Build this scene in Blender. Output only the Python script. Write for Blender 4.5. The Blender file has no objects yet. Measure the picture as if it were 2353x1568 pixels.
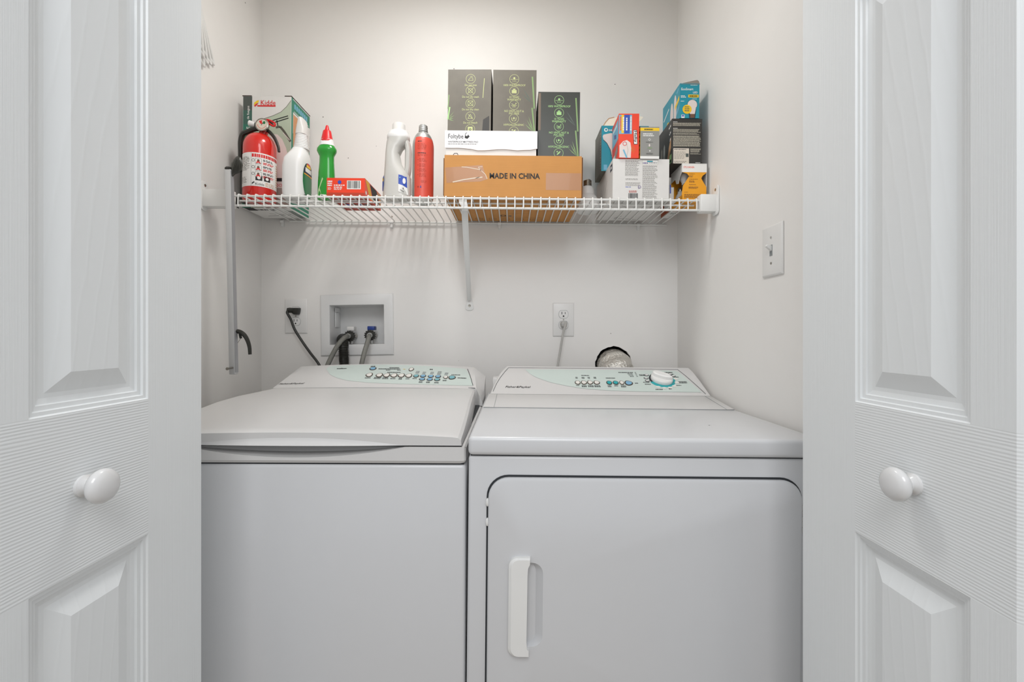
import bpy, bmesh, math, random
from mathutils import Vector, Matrix
random.seed(7)
PI = math.pi
sc = bpy.context.scene
COL = sc.collection

# ------------------------------------------------------------------ camera, light, exposure
CZ, F, CX, HY = 1.15, 1040.0, 1176.5, 770.0
cam = bpy.data.objects.new('camera', bpy.data.cameras.new('camera'))
COL.objects.link(cam)
cam.location = (0, 0, CZ)
cam.rotation_euler = (PI / 2, 0, 0)
cam.data.sensor_width = 36
cam.data.lens = F / 2353 * 36
cam.data.shift_y = -14 / 2353
cam.data.clip_start = 0.02
sc.camera = cam
sc.view_settings.view_transform = 'Standard'
sc.view_settings.look = 'None'
sc.view_settings.gamma = 1
sc.view_settings.use_curve_mapping = False
sc.view_settings.exposure = -0.25

world = bpy.data.worlds.new('world')
sc.world = world
world.use_nodes = True
world.node_tree.nodes['Background'].inputs[0].default_value = (0.95, 0.97, 1.0, 1)
world.node_tree.nodes['Background'].inputs[1].default_value = 0.84


def area(name, loc, size, power, color, rot=(0, 0, 0), sy=None):
    l = bpy.data.lights.new(name, 'AREA')
    l.energy = power
    l.color = color
    l.size = size
    if sy:
        l.shape = 'RECTANGLE'
        l.size_y = sy
    o = bpy.data.objects.new(name, l)
    o.location = loc
    o.rotation_euler = rot
    COL.objects.link(o)
    return o


area('closet_ceiling_light', (-0.20, 1.05, 2.40), 0.20, 7.0, (1.0, 0.985, 0.955))
area('hall_ceiling_light', (0.0, -0.75, 2.42), 0.9, 21.0, (0.985, 0.99, 1.0), rot=(math.radians(40), 0, 0))

# ------------------------------------------------------------------ materials
def lin(h):
    h = h.lstrip('#')
    c = [int(h[i:i + 2], 16) / 255 for i in (0, 2, 4)]
    return tuple((x / 12.92 if x <= .04045 else ((x + .055) / 1.055) ** 2.4) for x in c) + (1,)


MATS = {}


def mat(name, hexc, rough=.5, metal=0., trans=0., bump=None, var=.03, coat=0., spec=.5, sss=0.):
    """bump: None or (kind, scale(3), strength, distance)"""
    if name in MATS:
        return MATS[name]
    m = bpy.data.materials.new(name)
    m.use_nodes = True
    nt = m.node_tree
    N, L = nt.nodes, nt.links
    b = N['Principled BSDF']
    b.inputs['Roughness'].default_value = rough
    b.inputs['Metallic'].default_value = metal
    b.inputs['Transmission Weight'].default_value = trans
    b.inputs['Coat Weight'].default_value = coat
    b.inputs['Specular IOR Level'].default_value = spec
    if sss:
        b.inputs['Subsurface Weight'].default_value = sss
        b.inputs['Subsurface Radius'].default_value = (.02, .02, .02)
    c = lin(hexc)
    tc = N.new('ShaderNodeTexCoord')
    nz = N.new('ShaderNodeTexNoise')
    nz.inputs['Scale'].default_value = 22
    nz.inputs['Detail'].default_value = 3
    L.new(tc.outputs['Object'], nz.inputs['Vector'])
    mx = N.new('ShaderNodeMix')
    mx.data_type = 'RGBA'
    mx.inputs[6].default_value = tuple(x * (1 - var) for x in c[:3]) + (1,)
    mx.inputs[7].default_value = tuple(min(1, x * (1 + var)) for x in c[:3]) + (1,)
    L.new(nz.outputs['Fac'], mx.inputs[0])
    L.new(mx.outputs[2], b.inputs['Base Color'])
    m['_col'] = 1
    if bump:
        kind, scl, stren, dist = bump
        mp = N.new('ShaderNodeMapping')
        mp.inputs['Scale'].default_value = scl
        L.new(tc.outputs['Object'], mp.inputs['Vector'])
        if kind == 'noise':
            t = N.new('ShaderNodeTexNoise')
            t.inputs['Scale'].default_value = 1
            t.inputs['Detail'].default_value = 4
            L.new(mp.outputs[0], t.inputs['Vector'])
            out = t.outputs['Fac']
        elif kind == 'wave':
            t = N.new('ShaderNodeTexWave')
            t.inputs['Scale'].default_value = 1
            t.inputs['Distortion'].default_value = 5.0
            t.inputs['Detail'].default_value = 3
            t.inputs['Detail Scale'].default_value = .7
            t.bands_direction = 'Z'
            L.new(mp.outputs[0], t.inputs['Vector'])
            out = t.outputs['Fac']
        elif kind == 'cath':
            # cathedral grain: distorted rings, sharpened into thin raised lines
            t = N.new('ShaderNodeTexWave')
            t.wave_type = 'RINGS'
            t.rings_direction = 'SPHERICAL'
            t.inputs['Scale'].default_value = 1
            t.inputs['Distortion'].default_value = 2.2
            t.inputs['Detail'].default_value = 4
            t.inputs['Detail Scale'].default_value = 2.2
            L.new(mp.outputs[0], t.inputs['Vector'])
            p = N.new('ShaderNodeMath')
            p.operation = 'POWER'
            p.inputs[1].default_value = 7
            L.new(t.outputs['Fac'], p.inputs[0])
            out = p.outputs[0]
        bp = N.new('ShaderNodeBump')
        bp.inputs['Strength'].default_value = stren
        bp.inputs['Distance'].default_value = dist
        L.new(out, bp.inputs['Height'])
        L.new(bp.outputs['Normal'], b.inputs['Normal'])
    MATS[name] = m
    return m


def wall_mat(name, hexc):
    m = mat(name, hexc, .55, bump=('noise', (180, 180, 180), .12, .0006), var=.012)
    nt = m.node_tree
    N, L = nt.nodes, nt.links
    b = N['Principled BSDF']
    tc = next(n for n in N if n.type == 'TEX_COORD')
    src = b.inputs['Base Color'].links[0].from_socket
    vo = N.new('ShaderNodeTexVoronoi')
    vo.inputs['Scale'].default_value = 8
    L.new(tc.outputs['Object'], vo.inputs['Vector'])
    lt = N.new('ShaderNodeMath')
    lt.operation = 'LESS_THAN'
    lt.inputs[1].default_value = .016
    L.new(vo.outputs['Distance'], lt.inputs[0])
    mx = N.new('ShaderNodeMix')
    mx.data_type = 'RGBA'
    mx.inputs[7].default_value = (.09, .08, .07, 1)
    L.new(lt.outputs[0], mx.inputs[0])
    L.new(src, mx.inputs[6])
    # faint scuffs
    L.new(mx.outputs[2], b.inputs['Base Color'])
    return m


WALL = wall_mat('wall_paint', 'edebe8')
WALL2 = wall_mat('wall_paint_side', 'edebe8')
CEIL = mat('ceiling_paint', 'e6e4e0', .7)
FLOOR = mat('floor_vinyl', 'a89a88', .5, bump=('noise', (30, 4, 30), .2, .001), var=.12)
DOOR_V = mat('door_paint_vertical_grain', 'e3e6e7', .42, bump=('noise', (420, 420, 5), .30, .0009), var=.01)
DOOR_H = mat('door_paint_horizontal_grain', 'e3e6e7', .42, bump=('wave', (5, 9, 88), .30, .0007), var=.01)
DOOR_P = mat('door_paint_cathedral_grain', 'e3e6e7', .42, bump=('cath', (10, 22, 3.2), .16, .0008), var=.01)
KNOBW = mat('knob_enamel', 'dadada', .22, coat=.3)
APPL = mat('appliance_enamel', 'd1d2d4', .27, var=.01, coat=.15)
APPLT = mat('appliance_plastic', 'd2d1d0', .33, var=.01)
TINT = mat('console_pale_green', 'cad6d1', .35, var=.02)
DARKGAP = mat('gap_shade_and_trim', '2c2f33', .7)  # near-black, painted for shade in panel gaps; also trim lines and dial marks
GREYLINE = mat('grey_print', '8c9092', .6)
INK = mat('ink_black', '1d1d1f', .6)
BROWNRING = mat('button_rim', '4c4138', .5)
BTNW = mat('button_white', 'e6e3dd', .35)
BTNB = mat('button_blue', '7fb0cf', .35)
BTNT = mat('button_teal', '7ab3bd', .35)
TEAL = mat('dial_teal', '2ba7ad', .4)
WIRE = mat('shelf_vinyl_white', 'e6e6e3', .35)
PLAST = mat('white_plastic', 'e8e8e6', .35)
PLATE = mat('wallplate_plastic', 'e6e5e3', .35)
BLK = mat('black_plastic', '24241f', .45)
BLKR = mat('black_ridged_plastic', '3d3d38', .4)
ALU = mat('aluminium', 'd3d4d2', .36, metal=.85)
ALUP = mat('painted_aluminium', 'c9cacb', .35, metal=.15)
STEEL = mat('steel', 'a8a49c', .3, metal=1)
BRAID = mat('braided_steel', '95958f', .4, metal=.6, bump=('noise', (500, 500, 900), 1, .002), var=.3)
FOIL = mat('duct_foil', 'e2dfd8', .26, metal=.9, bump=('noise', (140, 140, 140), 1, .006), var=.15)
RED = mat('extinguisher_red', 'd8231a', .2, coat=.5)
REDP = mat('red_plastic', 'd81f22', .35)
GREENL = mat('green_liquid_bottle', '2fa53a', .18, trans=.25, var=.15)
GREEND = mat('green_dark', '17713f', .4)
GREENK = mat('kidde_green', '1f7d63', .45)
GREYGR = mat('grey_green_print', 'b4c0ab', .5)
GREYK = mat('dark_grey_print', '4d5450', .5)
WPRINT = mat('white_print', 'ecebe8', .5)
WCARD = mat('white_card', 'dddbd8', .5)
BWHITE = mat('bottle_white', 'e7e7e6', .3, sss=.2)
CLEARW = mat('bottle_translucent', 'e2e1dc', .3, trans=.35, sss=.1)
CARD = mat('brown_cardboard', 'c88e4e', .75, bump=('noise', (8, 8, 420), .35, .0008), var=.07)
CARDD = mat('cardboard_edge', '7c5330', .8)
TAPE = mat('parcel_tape', 'b07c52', .38, coat=.1)
TAPEL = mat('tape_crease', 'd9cbb6', .3)
DGREY = mat('black_carton_scuffed', '676258', .5, bump=('noise', (260, 260, 14), .3, .0006), var=.22)
DGREY2 = mat('black_carton_clean', '3b3e3a', .4, var=.06)
LIME = mat('lime_print', 'bcc286', .5)
LIME2 = mat('lime_print_bright', 'a3d089', .5)
BAMB = mat('bamboo_print', '86a56c', .5)
BAMBF = mat('bamboo_print_faint', '56635a', .5)
KRAFT = mat('kraft_tan', 'c79a70', .6)
REDL = mat('label_red', 'd8503f', .4, var=.1)
REDC = mat('carton_red', 'ea3f1c', .4)
REDD = mat('carton_dark_red', 'b53a20', .5)
YEL = mat('yellow_print', 'f0c61c', .45)
ORNG = mat('orange_yellow_print', 'f0a418', .45)
ORAN = mat('orange_print', 'e5672c', .45)
BLUE = mat('blue_print', '2b4db0', .45)
BLUED = mat('valve_blue', '24418f', .4)
LBLUE = mat('light_blue_print', '6fb2cf', .45)
TEALC = mat('teal_carton', '1391a6', .4)
PINK = mat('pale_pink_print', 'e2d6d1', .5)
GREYB = mat('grey_carton', '8f8f8b', .45)
BLACKC = mat('black_carton', '2b2926', .45)
TXTG = mat('light_grey_print', 'bdb8a8', .55)
TXTD = mat('mid_grey_print', '77736c', .55)
PURP = mat('purple_print', '5b4687', .5)
GLOBE = mat('bulb_frosted', 'dcdcda', .35)
DARKG = mat('dark_hole', '0f0f0f', .9)

# ------------------------------------------------------------------ projection helpers (photo pixel -> place)
def P(px, py, Y):
    return Vector(((px - CX) / F * Y, Y, CZ + (HY - py) / F * Y))


def hit(M, px, py, surf, t0, t1):
    """the point (local to M) where the ray through a pixel meets the local height field surf(x, y)"""
    Mi = M.inverted()
    o = Mi @ Vector((0, 0, CZ))
    d = (Mi.to_3x3() @ Vector(((px - CX) / F, 1, (HY - py) / F)))
    f = lambda t: (o + d * t).z - surf((o + d * t).x, (o + d * t).y)
    a, b = t0, t1
    for _ in range(40):
        m = (a + b) / 2
        if f(m) > 0:
            a = m
        else:
            b = m
    return o + d * a

# ------------------------------------------------------------------ builders
class MB:
    def __init__(s):
        s.v, s.f, s.m = [], [], []

    def add(s, vs, fs, mi=0):
        o = len(s.v)
        s.v += [tuple(x) for x in vs]
        s.f += [tuple(i + o for i in q) for q in fs]
        s.m += [mi] * len(fs)
        return s

    def box(s, x0, x1, y0, y1, z0, z1, mi=0, faces=None):
        vs = [(x, y, z) for z in (z0, z1) for y in (y0, y1) for x in (x0, x1)]
        fs = [(0, 2, 3, 1), (4, 5, 7, 6), (0, 1, 5, 4), (2, 6, 7, 3), (0, 4, 6, 2), (1, 3, 7, 5)]  # bottom top front back left right
        if faces:
            for q, k in zip(fs, faces):
                s.add(vs, [q], k)
        else:
            s.add(vs, fs, mi)
        return s

    def rings(s, rs, mi=0, caps=True, closed=False):
        n = len(rs[0])
        vs = [p for r in rs for p in r]
        fs = []
        m = len(rs)
        for i in range(m if closed else m - 1):
            a, b = i * n, ((i + 1) % m) * n
            for j in range(n):
                k = (j + 1) % n
                fs.append((a + j, a + k, b + k, b + j))
        if caps and not closed:
            fs.append(tuple(reversed(range(n))))
            fs.append(tuple(range((m - 1) * n, m * n)))
        return s.add(vs, fs, mi)

    def lathe(s, prof, n=24, c=(0, 0), mi=0, caps=True, sx=1, sy=1):
        return s.rings([[(c[0] + r * sx * math.cos(2 * PI * j / n), c[1] + r * sy * math.sin(2 * PI * j / n), z) for j in range(n)] for r, z in prof], mi, caps)

    def tube(s, pts, r, n=8, mi=0, closed=False, flat=1.0):
        pts = [Vector(p) for p in pts]
        rs = []
        up = None
        for i, p in enumerate(pts):
            if closed:
                d = pts[(i + 1) % len(pts)] - pts[i - 1]
            else:
                d = pts[min(i + 1, len(pts) - 1)] - pts[max(i - 1, 0)]
            d.normalize()
            if up is None:
                up = Vector((0, 0, 1)) if abs(d.z) < .9 else Vector((0, 1, 0))
            a = d.cross(up).normalized()
            up = a.cross(d).normalized()
            rr = r[i] if isinstance(r, (list, tuple)) else r
            rs.append([p + a * math.cos(2 * PI * j / n) * rr + up * math.sin(2 * PI * j / n) * rr * flat for j in range(n)])
        return s.rings(rs, mi, True, closed)

    def prism(s, poly, fn, h0, h1, mi=0):
        """poly of (u, v); fn(u, v, h) gives the point"""
        return s.rings([[fn(u, v, h) for u, v in poly] for h in (h0, h1)], mi)

    def build(s, name, mats, parent=None, bevel=0, seg=2, angle=32, smooth=True, recalc=True, label=None, fn=None):
        me = bpy.data.meshes.new(name)
        me.from_pydata([tuple(fn(Vector(v))) if fn else v for v in s.v], [], s.f)
        mats = mats if isinstance(mats, (list, tuple)) else [mats]
        for m in mats:
            me.materials.append(m)
        for p, k in zip(me.polygons, s.m):
            p.material_index = k
        bm = bmesh.new()
        bm.from_mesh(me)
        if recalc:
            bmesh.ops.recalc_face_normals(bm, faces=bm.faces)
        if bevel:
            es = [e for e in bm.edges if len(e.link_faces) == 2 and e.calc_face_angle(0) > .55]
            bmesh.ops.bevel(bm, geom=es, offset=bevel, segments=seg, affect='EDGES', profile=.5, clamp_overlap=True)
        bm.to_mesh(me)
        bm.free()
        if smooth:
            for p in me.polygons:
                p.use_smooth = True
            me.set_sharp_from_angle(angle=math.radians(angle))
        o = bpy.data.objects.new(name, me)
        COL.objects.link(o)
        if parent:
            o.parent = parent
        if label:
            o['label'] = label
        return o


def empty(name, loc, label, cat, group=None, rot=(0, 0, 0), kind=None):
    o = bpy.data.objects.new(name, None)
    o.empty_display_size = .02
    COL.objects.link(o)
    o.location = loc
    o.rotation_euler = rot
    if label:
        o['label'] = label
    if cat:
        o['category'] = cat
    if group:
        o['group'] = group
    if kind:
        o['kind'] = kind
    bpy.context.view_layer.update()
    return o


def rrect(x0, x1, y0, y1, r, n=5):
    pts = []
    for cx, cy, a0 in ((x1 - r, y0 + r, -PI / 2), (x1 - r, y1 - r, 0), (x0 + r, y1 - r, PI / 2), (x0 + r, y0 + r, PI)):
        for i in range(n + 1):
            a = a0 + PI / 2 * i / n
            pts.append((cx + r * math.cos(a), cy + r * math.sin(a)))
    return pts


def catmull(pts, n=6):
    pts = [Vector(p) for p in pts]
    q = [pts[0] * 2 - pts[1]] + pts + [pts[-1] * 2 - pts[-2]]
    out = []
    for i in range(1, len(q) - 2):
        for k in range(n):
            t = k / n
            out.append(.5 * ((2 * q[i]) + (q[i + 1] - q[i - 1]) * t + (2 * q[i - 1] - 5 * q[i] + 4 * q[i + 1] - q[i + 2]) * t * t + (3 * q[i] - q[i - 1] - 3 * q[i + 1] + q[i + 2]) * t ** 3))
    out.append(pts[-1])
    return out


def super_ring(z, rx, ry, e=2.0, cx=0, cy=0, n=32):
    out = []
    for j in range(n):
        a = 2 * PI * j / n
        c, s_ = math.cos(a), math.sin(a)
        out.append((cx + rx * math.copysign(abs(c) ** (2 / e), c), cy + ry * math.copysign(abs(s_) ** (2 / e), s_), z))
    return out

# flat printing -----------------------------------------------------
_tc = {}


def text_geo(body, size, bold=0, shear=0):
    k = (body, bold, shear)
    if k not in _tc:
        c = bpy.data.curves.new('t', 'FONT')
        c.body = body
        c.size = 1
        c.offset = bold * .4
        c.shear = shear
        c.resolution_u = 2
        o = bpy.data.objects.new('t', c)
        COL.objects.link(o)
        me = o.to_mesh()
        _tc[k] = ([(v.co.x, v.co.y) for v in me.vertices], [tuple(p.vertices) for p in me.polygons])
        o.to_mesh_clear()
        bpy.data.objects.remove(o)
        bpy.data.curves.remove(c)
    vs, fs = _tc[k]
    return [(x * size, y * size) for x, y in vs], fs


class Print:
    def __init__(s, seg=None):
        s.v, s.f, s.m, s.mats, s.seg, s.lay = [], [], [], [], seg, 1

    def layer(s, n):
        s.lay = n
        return s

    def _add(s, vs, fs, m):
        if m not in s.mats:
            s.mats.append(m)
        o = len(s.v)
        s.v += [(x, y, s.lay) for x, y in vs]
        s.f += [tuple(i + o for i in q) for q in fs]
        s.m += [s.mats.index(m)] * len(fs)
        return s

    def poly(s, pts, m):
        return s._add(pts, [tuple(range(len(pts)))], m)

    def rect(s, u0, u1, v0, v1, m):
        k = max(1, int(abs(u1 - u0) / s.seg)) if s.seg else 1
        vs = []
        for i in range(k + 1):
            u = u0 + (u1 - u0) * i / k
            vs += [(u, v0), (u, v1)]
        return s._add(vs, [(2 * i, 2 * i + 2, 2 * i + 3, 2 * i + 1) for i in range(k)], m)

    def disc(s, u, v, r, m, n=16, ry=None, rot=0):
        ry = ry or r
        return s.poly([(u + r * math.cos(2 * PI * i / n) * math.cos(rot) - ry * math.sin(2 * PI * i / n) * math.sin(rot),
                        v + r * math.cos(2 * PI * i / n) * math.sin(rot) + ry * math.sin(2 * PI * i / n) * math.cos(rot)) for i in range(n)], m)

    def ring(s, u, v, r, w, m, n=20):
        vs = []
        for i in range(n):
            a = 2 * PI * i / n
            vs += [(u + r * math.cos(a), v + r * math.sin(a)), (u + (r - w) * math.cos(a), v + (r - w) * math.sin(a))]
        return s._add(vs, [(2 * i, (2 * i + 2) % (2 * n), (2 * i + 3) % (2 * n), 2 * i + 1) for i in range(n)], m)

    def line(s, pts, w, m):
        for (a, b), (c, d) in zip(pts[:-1], pts[1:]):
            L = math.hypot(c - a, d - b) or 1
            nx, ny = -(d - b) / L * w / 2, (c - a) / L * w / 2
            s.poly([(a - nx, b - ny), (c - nx, d - ny), (c + nx, d + ny), (a + nx, b + ny)], m)
        return s

    def text(s, body, u, v, size, m, align='l', bold=0, shear=0, rot=0, sx=1):
        vs, fs = text_geo(body, size, bold, shear)
        if not vs:
            return s
        w = max(x for x, y in vs) * sx
        dx = {'l': 0, 'c': -w / 2, 'r': -w}[align]
        c, q = math.cos(rot), math.sin(rot)
        return s._add([(u + (x * sx + dx) * c - y * q, v + (x * sx + dx) * q + y * c) for x, y in vs], fs, m)

    def para(s, u0, u1, v0, v1, n, m, fill=.55, ragged=.25, word=.012):
        """illegible small print: rows of word-length dashes"""
        p = (v1 - v0) / n
        for i in range(n):
            v = v1 - (i + .5) * p
            end = u1 - (u1 - u0) * ragged * random.random()
            u = u0
            while u < end:
                w = word * random.uniform(.3, 1.0)
                s.rect(u, min(end, u + w), v - p * fill / 2, v + p * fill / 2, m)
                u += w + word * .18
        return s

    def barcode(s, u0, u1, v0, v1, m, n=22):
        u = u0
        st = (u1 - u0) / n
        while u < u1 - st * .3:
            w = st * random.choice((.25, .45, .7))
            s.rect(u, u + w, v0, v1, m)
            u += w + st * random.choice((.3, .5))
        return s

    def build(s, name, fn, parent, eps=.00014, label=None):
        me = bpy.data.meshes.new(name)
        me.from_pydata([tuple(fn(u, v, l * eps)) for u, v, l in s.v], [], s.f)
        for m in s.mats:
            me.materials.append(m)
        for p, k in zip(me.polygons, s.m):
            p.material_index = k
        o = bpy.data.objects.new(name, me)
        COL.objects.link(o)
        o.parent = parent
        if label:
            o['label'] = label
        return o


def plane_fn(O, U, V, N):
    O, U, V, N = map(Vector, (O, U, V, N))
    return lambda u, v, h: O + U * u + V * v + N * h


def cyl_fn(r, a0=-PI / 2, cx=0, cy=0, z0=0):
    """u is arc length from the front (a0), v is height"""
    return lambda u, v, h: Vector((cx + (r + h) * math.cos(a0 + u / r), cy + (r + h) * math.sin(a0 + u / r), z0 + v))


def holed(outer, holes, fn, name, mats, parent=None, depth=0.1, kind=None):
    """flat plate with holes, given thickness; polygons in (u, v)"""
    bm = bmesh.new()
    loops = []
    for lp in [outer] + holes:
        vs = [bm.verts.new((u, v, 0)) for u, v in lp]
        for a, b in zip(vs, vs[1:] + vs[:1]):
            bm.edges.new((a, b))
        loops.append(vs)
    bmesh.ops.triangle_fill(bm, edges=bm.edges[:], use_beauty=True, use_dissolve=False)
    r = bmesh.ops.extrude_face_region(bm, geom=bm.faces[:])
    for e in r['geom']:
        if isinstance(e, bmesh.types.BMVert):
            e.co.z = depth
    for v in bm.verts:
        v.co = fn(v.co.x, v.co.y, v.co.z)
    bmesh.ops.recalc_face_normals(bm, faces=bm.faces)
    me = bpy.data.meshes.new(name)
    bm.to_mesh(me)
    bm.free()
    me.materials.append(mats)
    o = bpy.data.objects.new(name, me)
    COL.objects.link(o)
    if parent:
        o.parent = parent
    if kind:
        o['kind'] = kind
    return o


def struct(mb, name, m, **k):
    o = mb.build(name, m, smooth=False, **k)
    o['kind'] = 'structure'
    return o

# ------------------------------------------------------------------ room
YB, XL, XR, ZC = 1.638, -0.907, 0.599, 2.44
SB = F / YB
bx = lambda px: (px - CX) / SB
bz = lambda py: CZ + (HY - py) / SB
BOXH = [(bx(757.5), bz(793.5)), (bx(885), bz(791.5)), (bx(884), bz(699.5)), (bx(757), bz(701.5))]
VC = (bx(1410), bz(838.5))
hole_v = [(VC[0] + (.0665 + .0010 * math.sin(i * 2.7) + .0009 * math.sin(i * 5.1)) * math.cos(2 * PI * i / 40), VC[1] + (.0665 + .0010 * math.sin(i * 2.7) + .0009 * math.sin(i * 5.1)) * math.sin(2 * PI * i / 40)) for i in range(40)]
holed([(XL - .1, 0), (XR + .1, 0), (XR + .1, ZC), (XL - .1, ZC)], [BOXH, hole_v], lambda u, v, h: Vector((u, YB + h, v)), 'wall_back', WALL, depth=.013, kind='structure')
struct(MB().box(XL - .1, XL, .86, YB + .15, 0, ZC), 'wall_left', WALL2)
struct(MB().box(XR, XR + .1, .78, YB + .15, 0, ZC), 'wall_right', WALL2)
struct(MB().box(XL - .1, XR + .1, YB + .14, YB + .16, 0, ZC), 'wall_cavity', DARKG)
struct(MB().box(-2.2, -.62, .74, .86, 0, ZC), 'wall_front_left', WALL)
struct(MB().box(.60, 2.2, .78, .86, 0, ZC), 'wall_front_right', WALL)
struct(MB().box(-.62, .60, .76, .86, 2.06, ZC), 'wall_front_header', WALL)
struct(MB().box(-2.2, 2.2, -2.4, YB + .16, -.05, 0), 'floor', FLOOR)
struct(MB().box(XL - .1, XR + .1, .76, YB + .16, ZC, ZC + .05), 'ceiling', CEIL)
struct(MB().box(-.62, -.60, .73, .87, 0, 2.06), 'trim_1', DOOR_V)
struct(MB().box(.585, .60, .77, .855, 0, 2.06), 'trim_2', DOOR_V)

# ------------------------------------------------------------------ bifold doors
def bifold(name, side, xf, yfar, width, p0, p1, zt, zb, knob_y, knob_z):
    d = empty(name, (xf, yfar, 0), None, None, kind='structure')
    T = .035
    fn = lambda u, z, n: Vector((-side * n, -u, z))     # local: u toward the viewer, n out of the face
    st = lambda u0, u1, nm: MB().rings([[fn(u, z, n) for u, n in ((u0, 0), (u1, 0), (u1, -T), (u0, -T))] for z in (.012, 2.02)]).build(nm, DOOR_V, d, bevel=.002)
    MB().rings([[fn(u, z, n) for u, n in ((.0015, 0), (p0, 0), (p0, -T), (.0015, -T), (0, -T + .0015), (0, -.0015))] for z in (.012, 2.02)]).build('stile', DOOR_V, d, smooth=False)
    for a, b in ((.23, zb), (zt, 1.62), (1.70, 1.91)):
        MB().rings([[fn(u, z, n) for u, n in ((p1, 0), (width - .003, 0), (width, -.003), (width, -T), (p1, -T))] for z in (a, b)]).build('stile', DOOR_V, d, smooth=False)
    zs = [(.012, .23), (zb, zt), (1.62, 1.70), (1.91, 2.02)]
    for a, b in zs:
        MB().rings([[fn(u, z, n) for u, n in ((p0, 0), (width - .003, 0), (width, -.003), (width, -T), (p0, -T))] for z in (a, b)]).build('rail', DOOR_H, d, smooth=False)
    prof = [(0, 0), (.0015, -.0022), (.0055, -.0026), (.0065, -.0052), (.0115, -.0056), (.0125, -.0082), (.0185, -.0095), (.0235, -.0092), (.0430, -.0016), (.0450, -.0008)]
    for a, b in ((.23, zb), (zt, 1.62), (1.70, 1.91)):
        rs = [[fn(u, z, n) for u, z in ((p0 + i, a + i), (p1 - i, a + i), (p1 - i, b - i), (p0 + i, b - i))] for i, n in prof]
        m = MB()
        m.rings(rs, caps=False)
        m.add(rs[-1], [(0, 1, 2, 3)])
        back = [fn(u, z, -T) for u, z in ((p0, a), (p1, a), (p1, b), (p0, b))]
        m.rings([rs[0], back], caps=False)
        m.add(back, [(0, 1, 2, 3)])
        m.build('panel', DOOR_P, d, angle=9)
    # second leaf, folded back against the jamb
    MB().rings([[fn(u, z, n) for u, n in ((.004, -T - .006), (width - .002, -T - .006), (width - .002, -2 * T - .004), (.004, -2 * T - .004))] for z in (.012, 2.02)]).build('rear_leaf', DOOR_V, d, bevel=.002)
    # knob
    ku, kz = yfar - knob_y, knob_z
    prof = [(.0125, 0), (.0125, .003), (.0105, .0045), (.0085, .007), (.0085, .012), (.0125, .0135), (.0175, .0165), (.0197, .0205), (.0195, .024), (.0172, .0275), (.012, .030), (.0055, .0313), (.0005, .0315)]
    m = MB()
    m.rings([[fn(ku + r * math.cos(2 * PI * j / 32), kz + r * math.sin(2 * PI * j / 32), n) for j in range(32)] for r, n in prof])
    m.build('knob', KNOBW, d, label='round white knob')
    return d


bifold('door_1', -1, -.49, .715, .312, .1054, .2563, CZ - .086, CZ - .268, .5175, CZ - .1727)
bifold('door_2', 1, .475, .7405, .3175, .1140, .2716, CZ - .0925, CZ - .2725, .535, CZ - .1765)

# ------------------------------------------------------------------ washing machine
WX, WY = -.413, .862
w = empty('washing_machine', (WX - .004, WY, 0), 'white top-loading washing machine with flat lid, left of the dryer', 'washing machine', rot=(0, .004, 0))
MW = w.matrix_world.copy()
MB().box(-.325, .325, 0, .65, .03, .9035).build('cabinet', APPL, w, bevel=.007, seg=3)
for x in (-.28, .28):
    for y in (.05, .6):
        MB().lathe([(.02, 0), (.022, .01), (.012, .014), (.012, .032)], 12, (x, y)).build('foot', BLK, w)
# top deck with the lens-shaped hand recess
xs = [-.325, -.322, -.315] + [-.30 + .6 * i / 60 for i in range(61)] + [.315, .322, .325]
rs = []
for x in xs:
    d = .021 * max(0, 1 - (x / .212) ** 2)
    e = .006 if abs(x) >= .3249 else (.002 if abs(x) > .32 else 0)
    rs.append([(x, e, .9065 + e * .5), (x, -.004 + e, .912), (x, -.004 + e, .9385 - d - e * .3), (x, .000 + 1.0 * d, .9385 - d * .75 - e * .3), (x, .004 + 1.3 * d, .9390 - e), (x, .02 + d, .9395 - e), (x, .47, .9395 - e), (x, .65, .9395 - e), (x, .65, .9065)])
MB().rings(rs).build('top_deck', APPLT, w, angle=28)
MB().box(-.321, .321, .004, .648, .9030, .9070).build('seam', DARKGAP, w, smooth=False)


def lidz(x, y):
    t = max(0, min(1, y / .30))
    s = t * t * (3 - 2 * t) * .5 + t * .5
    return .9590 + .0305 * s + (.0085 * (1 - .85 * s)) * (1 - (x / .315) ** 2)


ys = [0, .006, .03, .07, .12, .18, .25, .33, .42, .495]
rs = []
for x in [-.318, -.3165, -.311] + [-.30 + .6 * i / 48 for i in range(49)] + [.311, .3165, .318]:
    ed = .016 if abs(x) > .3175 else (.006 if abs(x) > .316 else (.001 if abs(x) > .31 else 0))
    e = .0135 * max(0, 1 - (x / .205) ** 2)
    ins = 0
    xx = lambda y: x * (1 - .045 * (y / .495) ** 1.6)
    sec = [(x, -.0045, .9415), (x, -.006 - e * .55, .9417), (x, -.0055, .9417 + e)] + [(xx(y), y - .006, lidz(x, y) - ed - (.0022 if y == 0 else 0)) for y in ys] + [(xx(.495), .492, .9415), (x, .2, .9415)]
    rs.append(sec)
MB().rings(rs).build('lid', APPLT, w, angle=30)
MB().box(-.317, .317, .0, .49, .9390, .9418).build('lid_gap_shade', DARKGAP, w, smooth=False)  # dark sheet painted in for the shade in the gap under the lid

# console
def wsurf(x, y):
    v = (y - .498) / .142
    return .9885 + v * (.0545 + .0105 * (1 - min(1, abs(x) / .30) ** 2)) + .004 * (1 - (x / .31) ** 2) * (1 - v)


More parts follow.
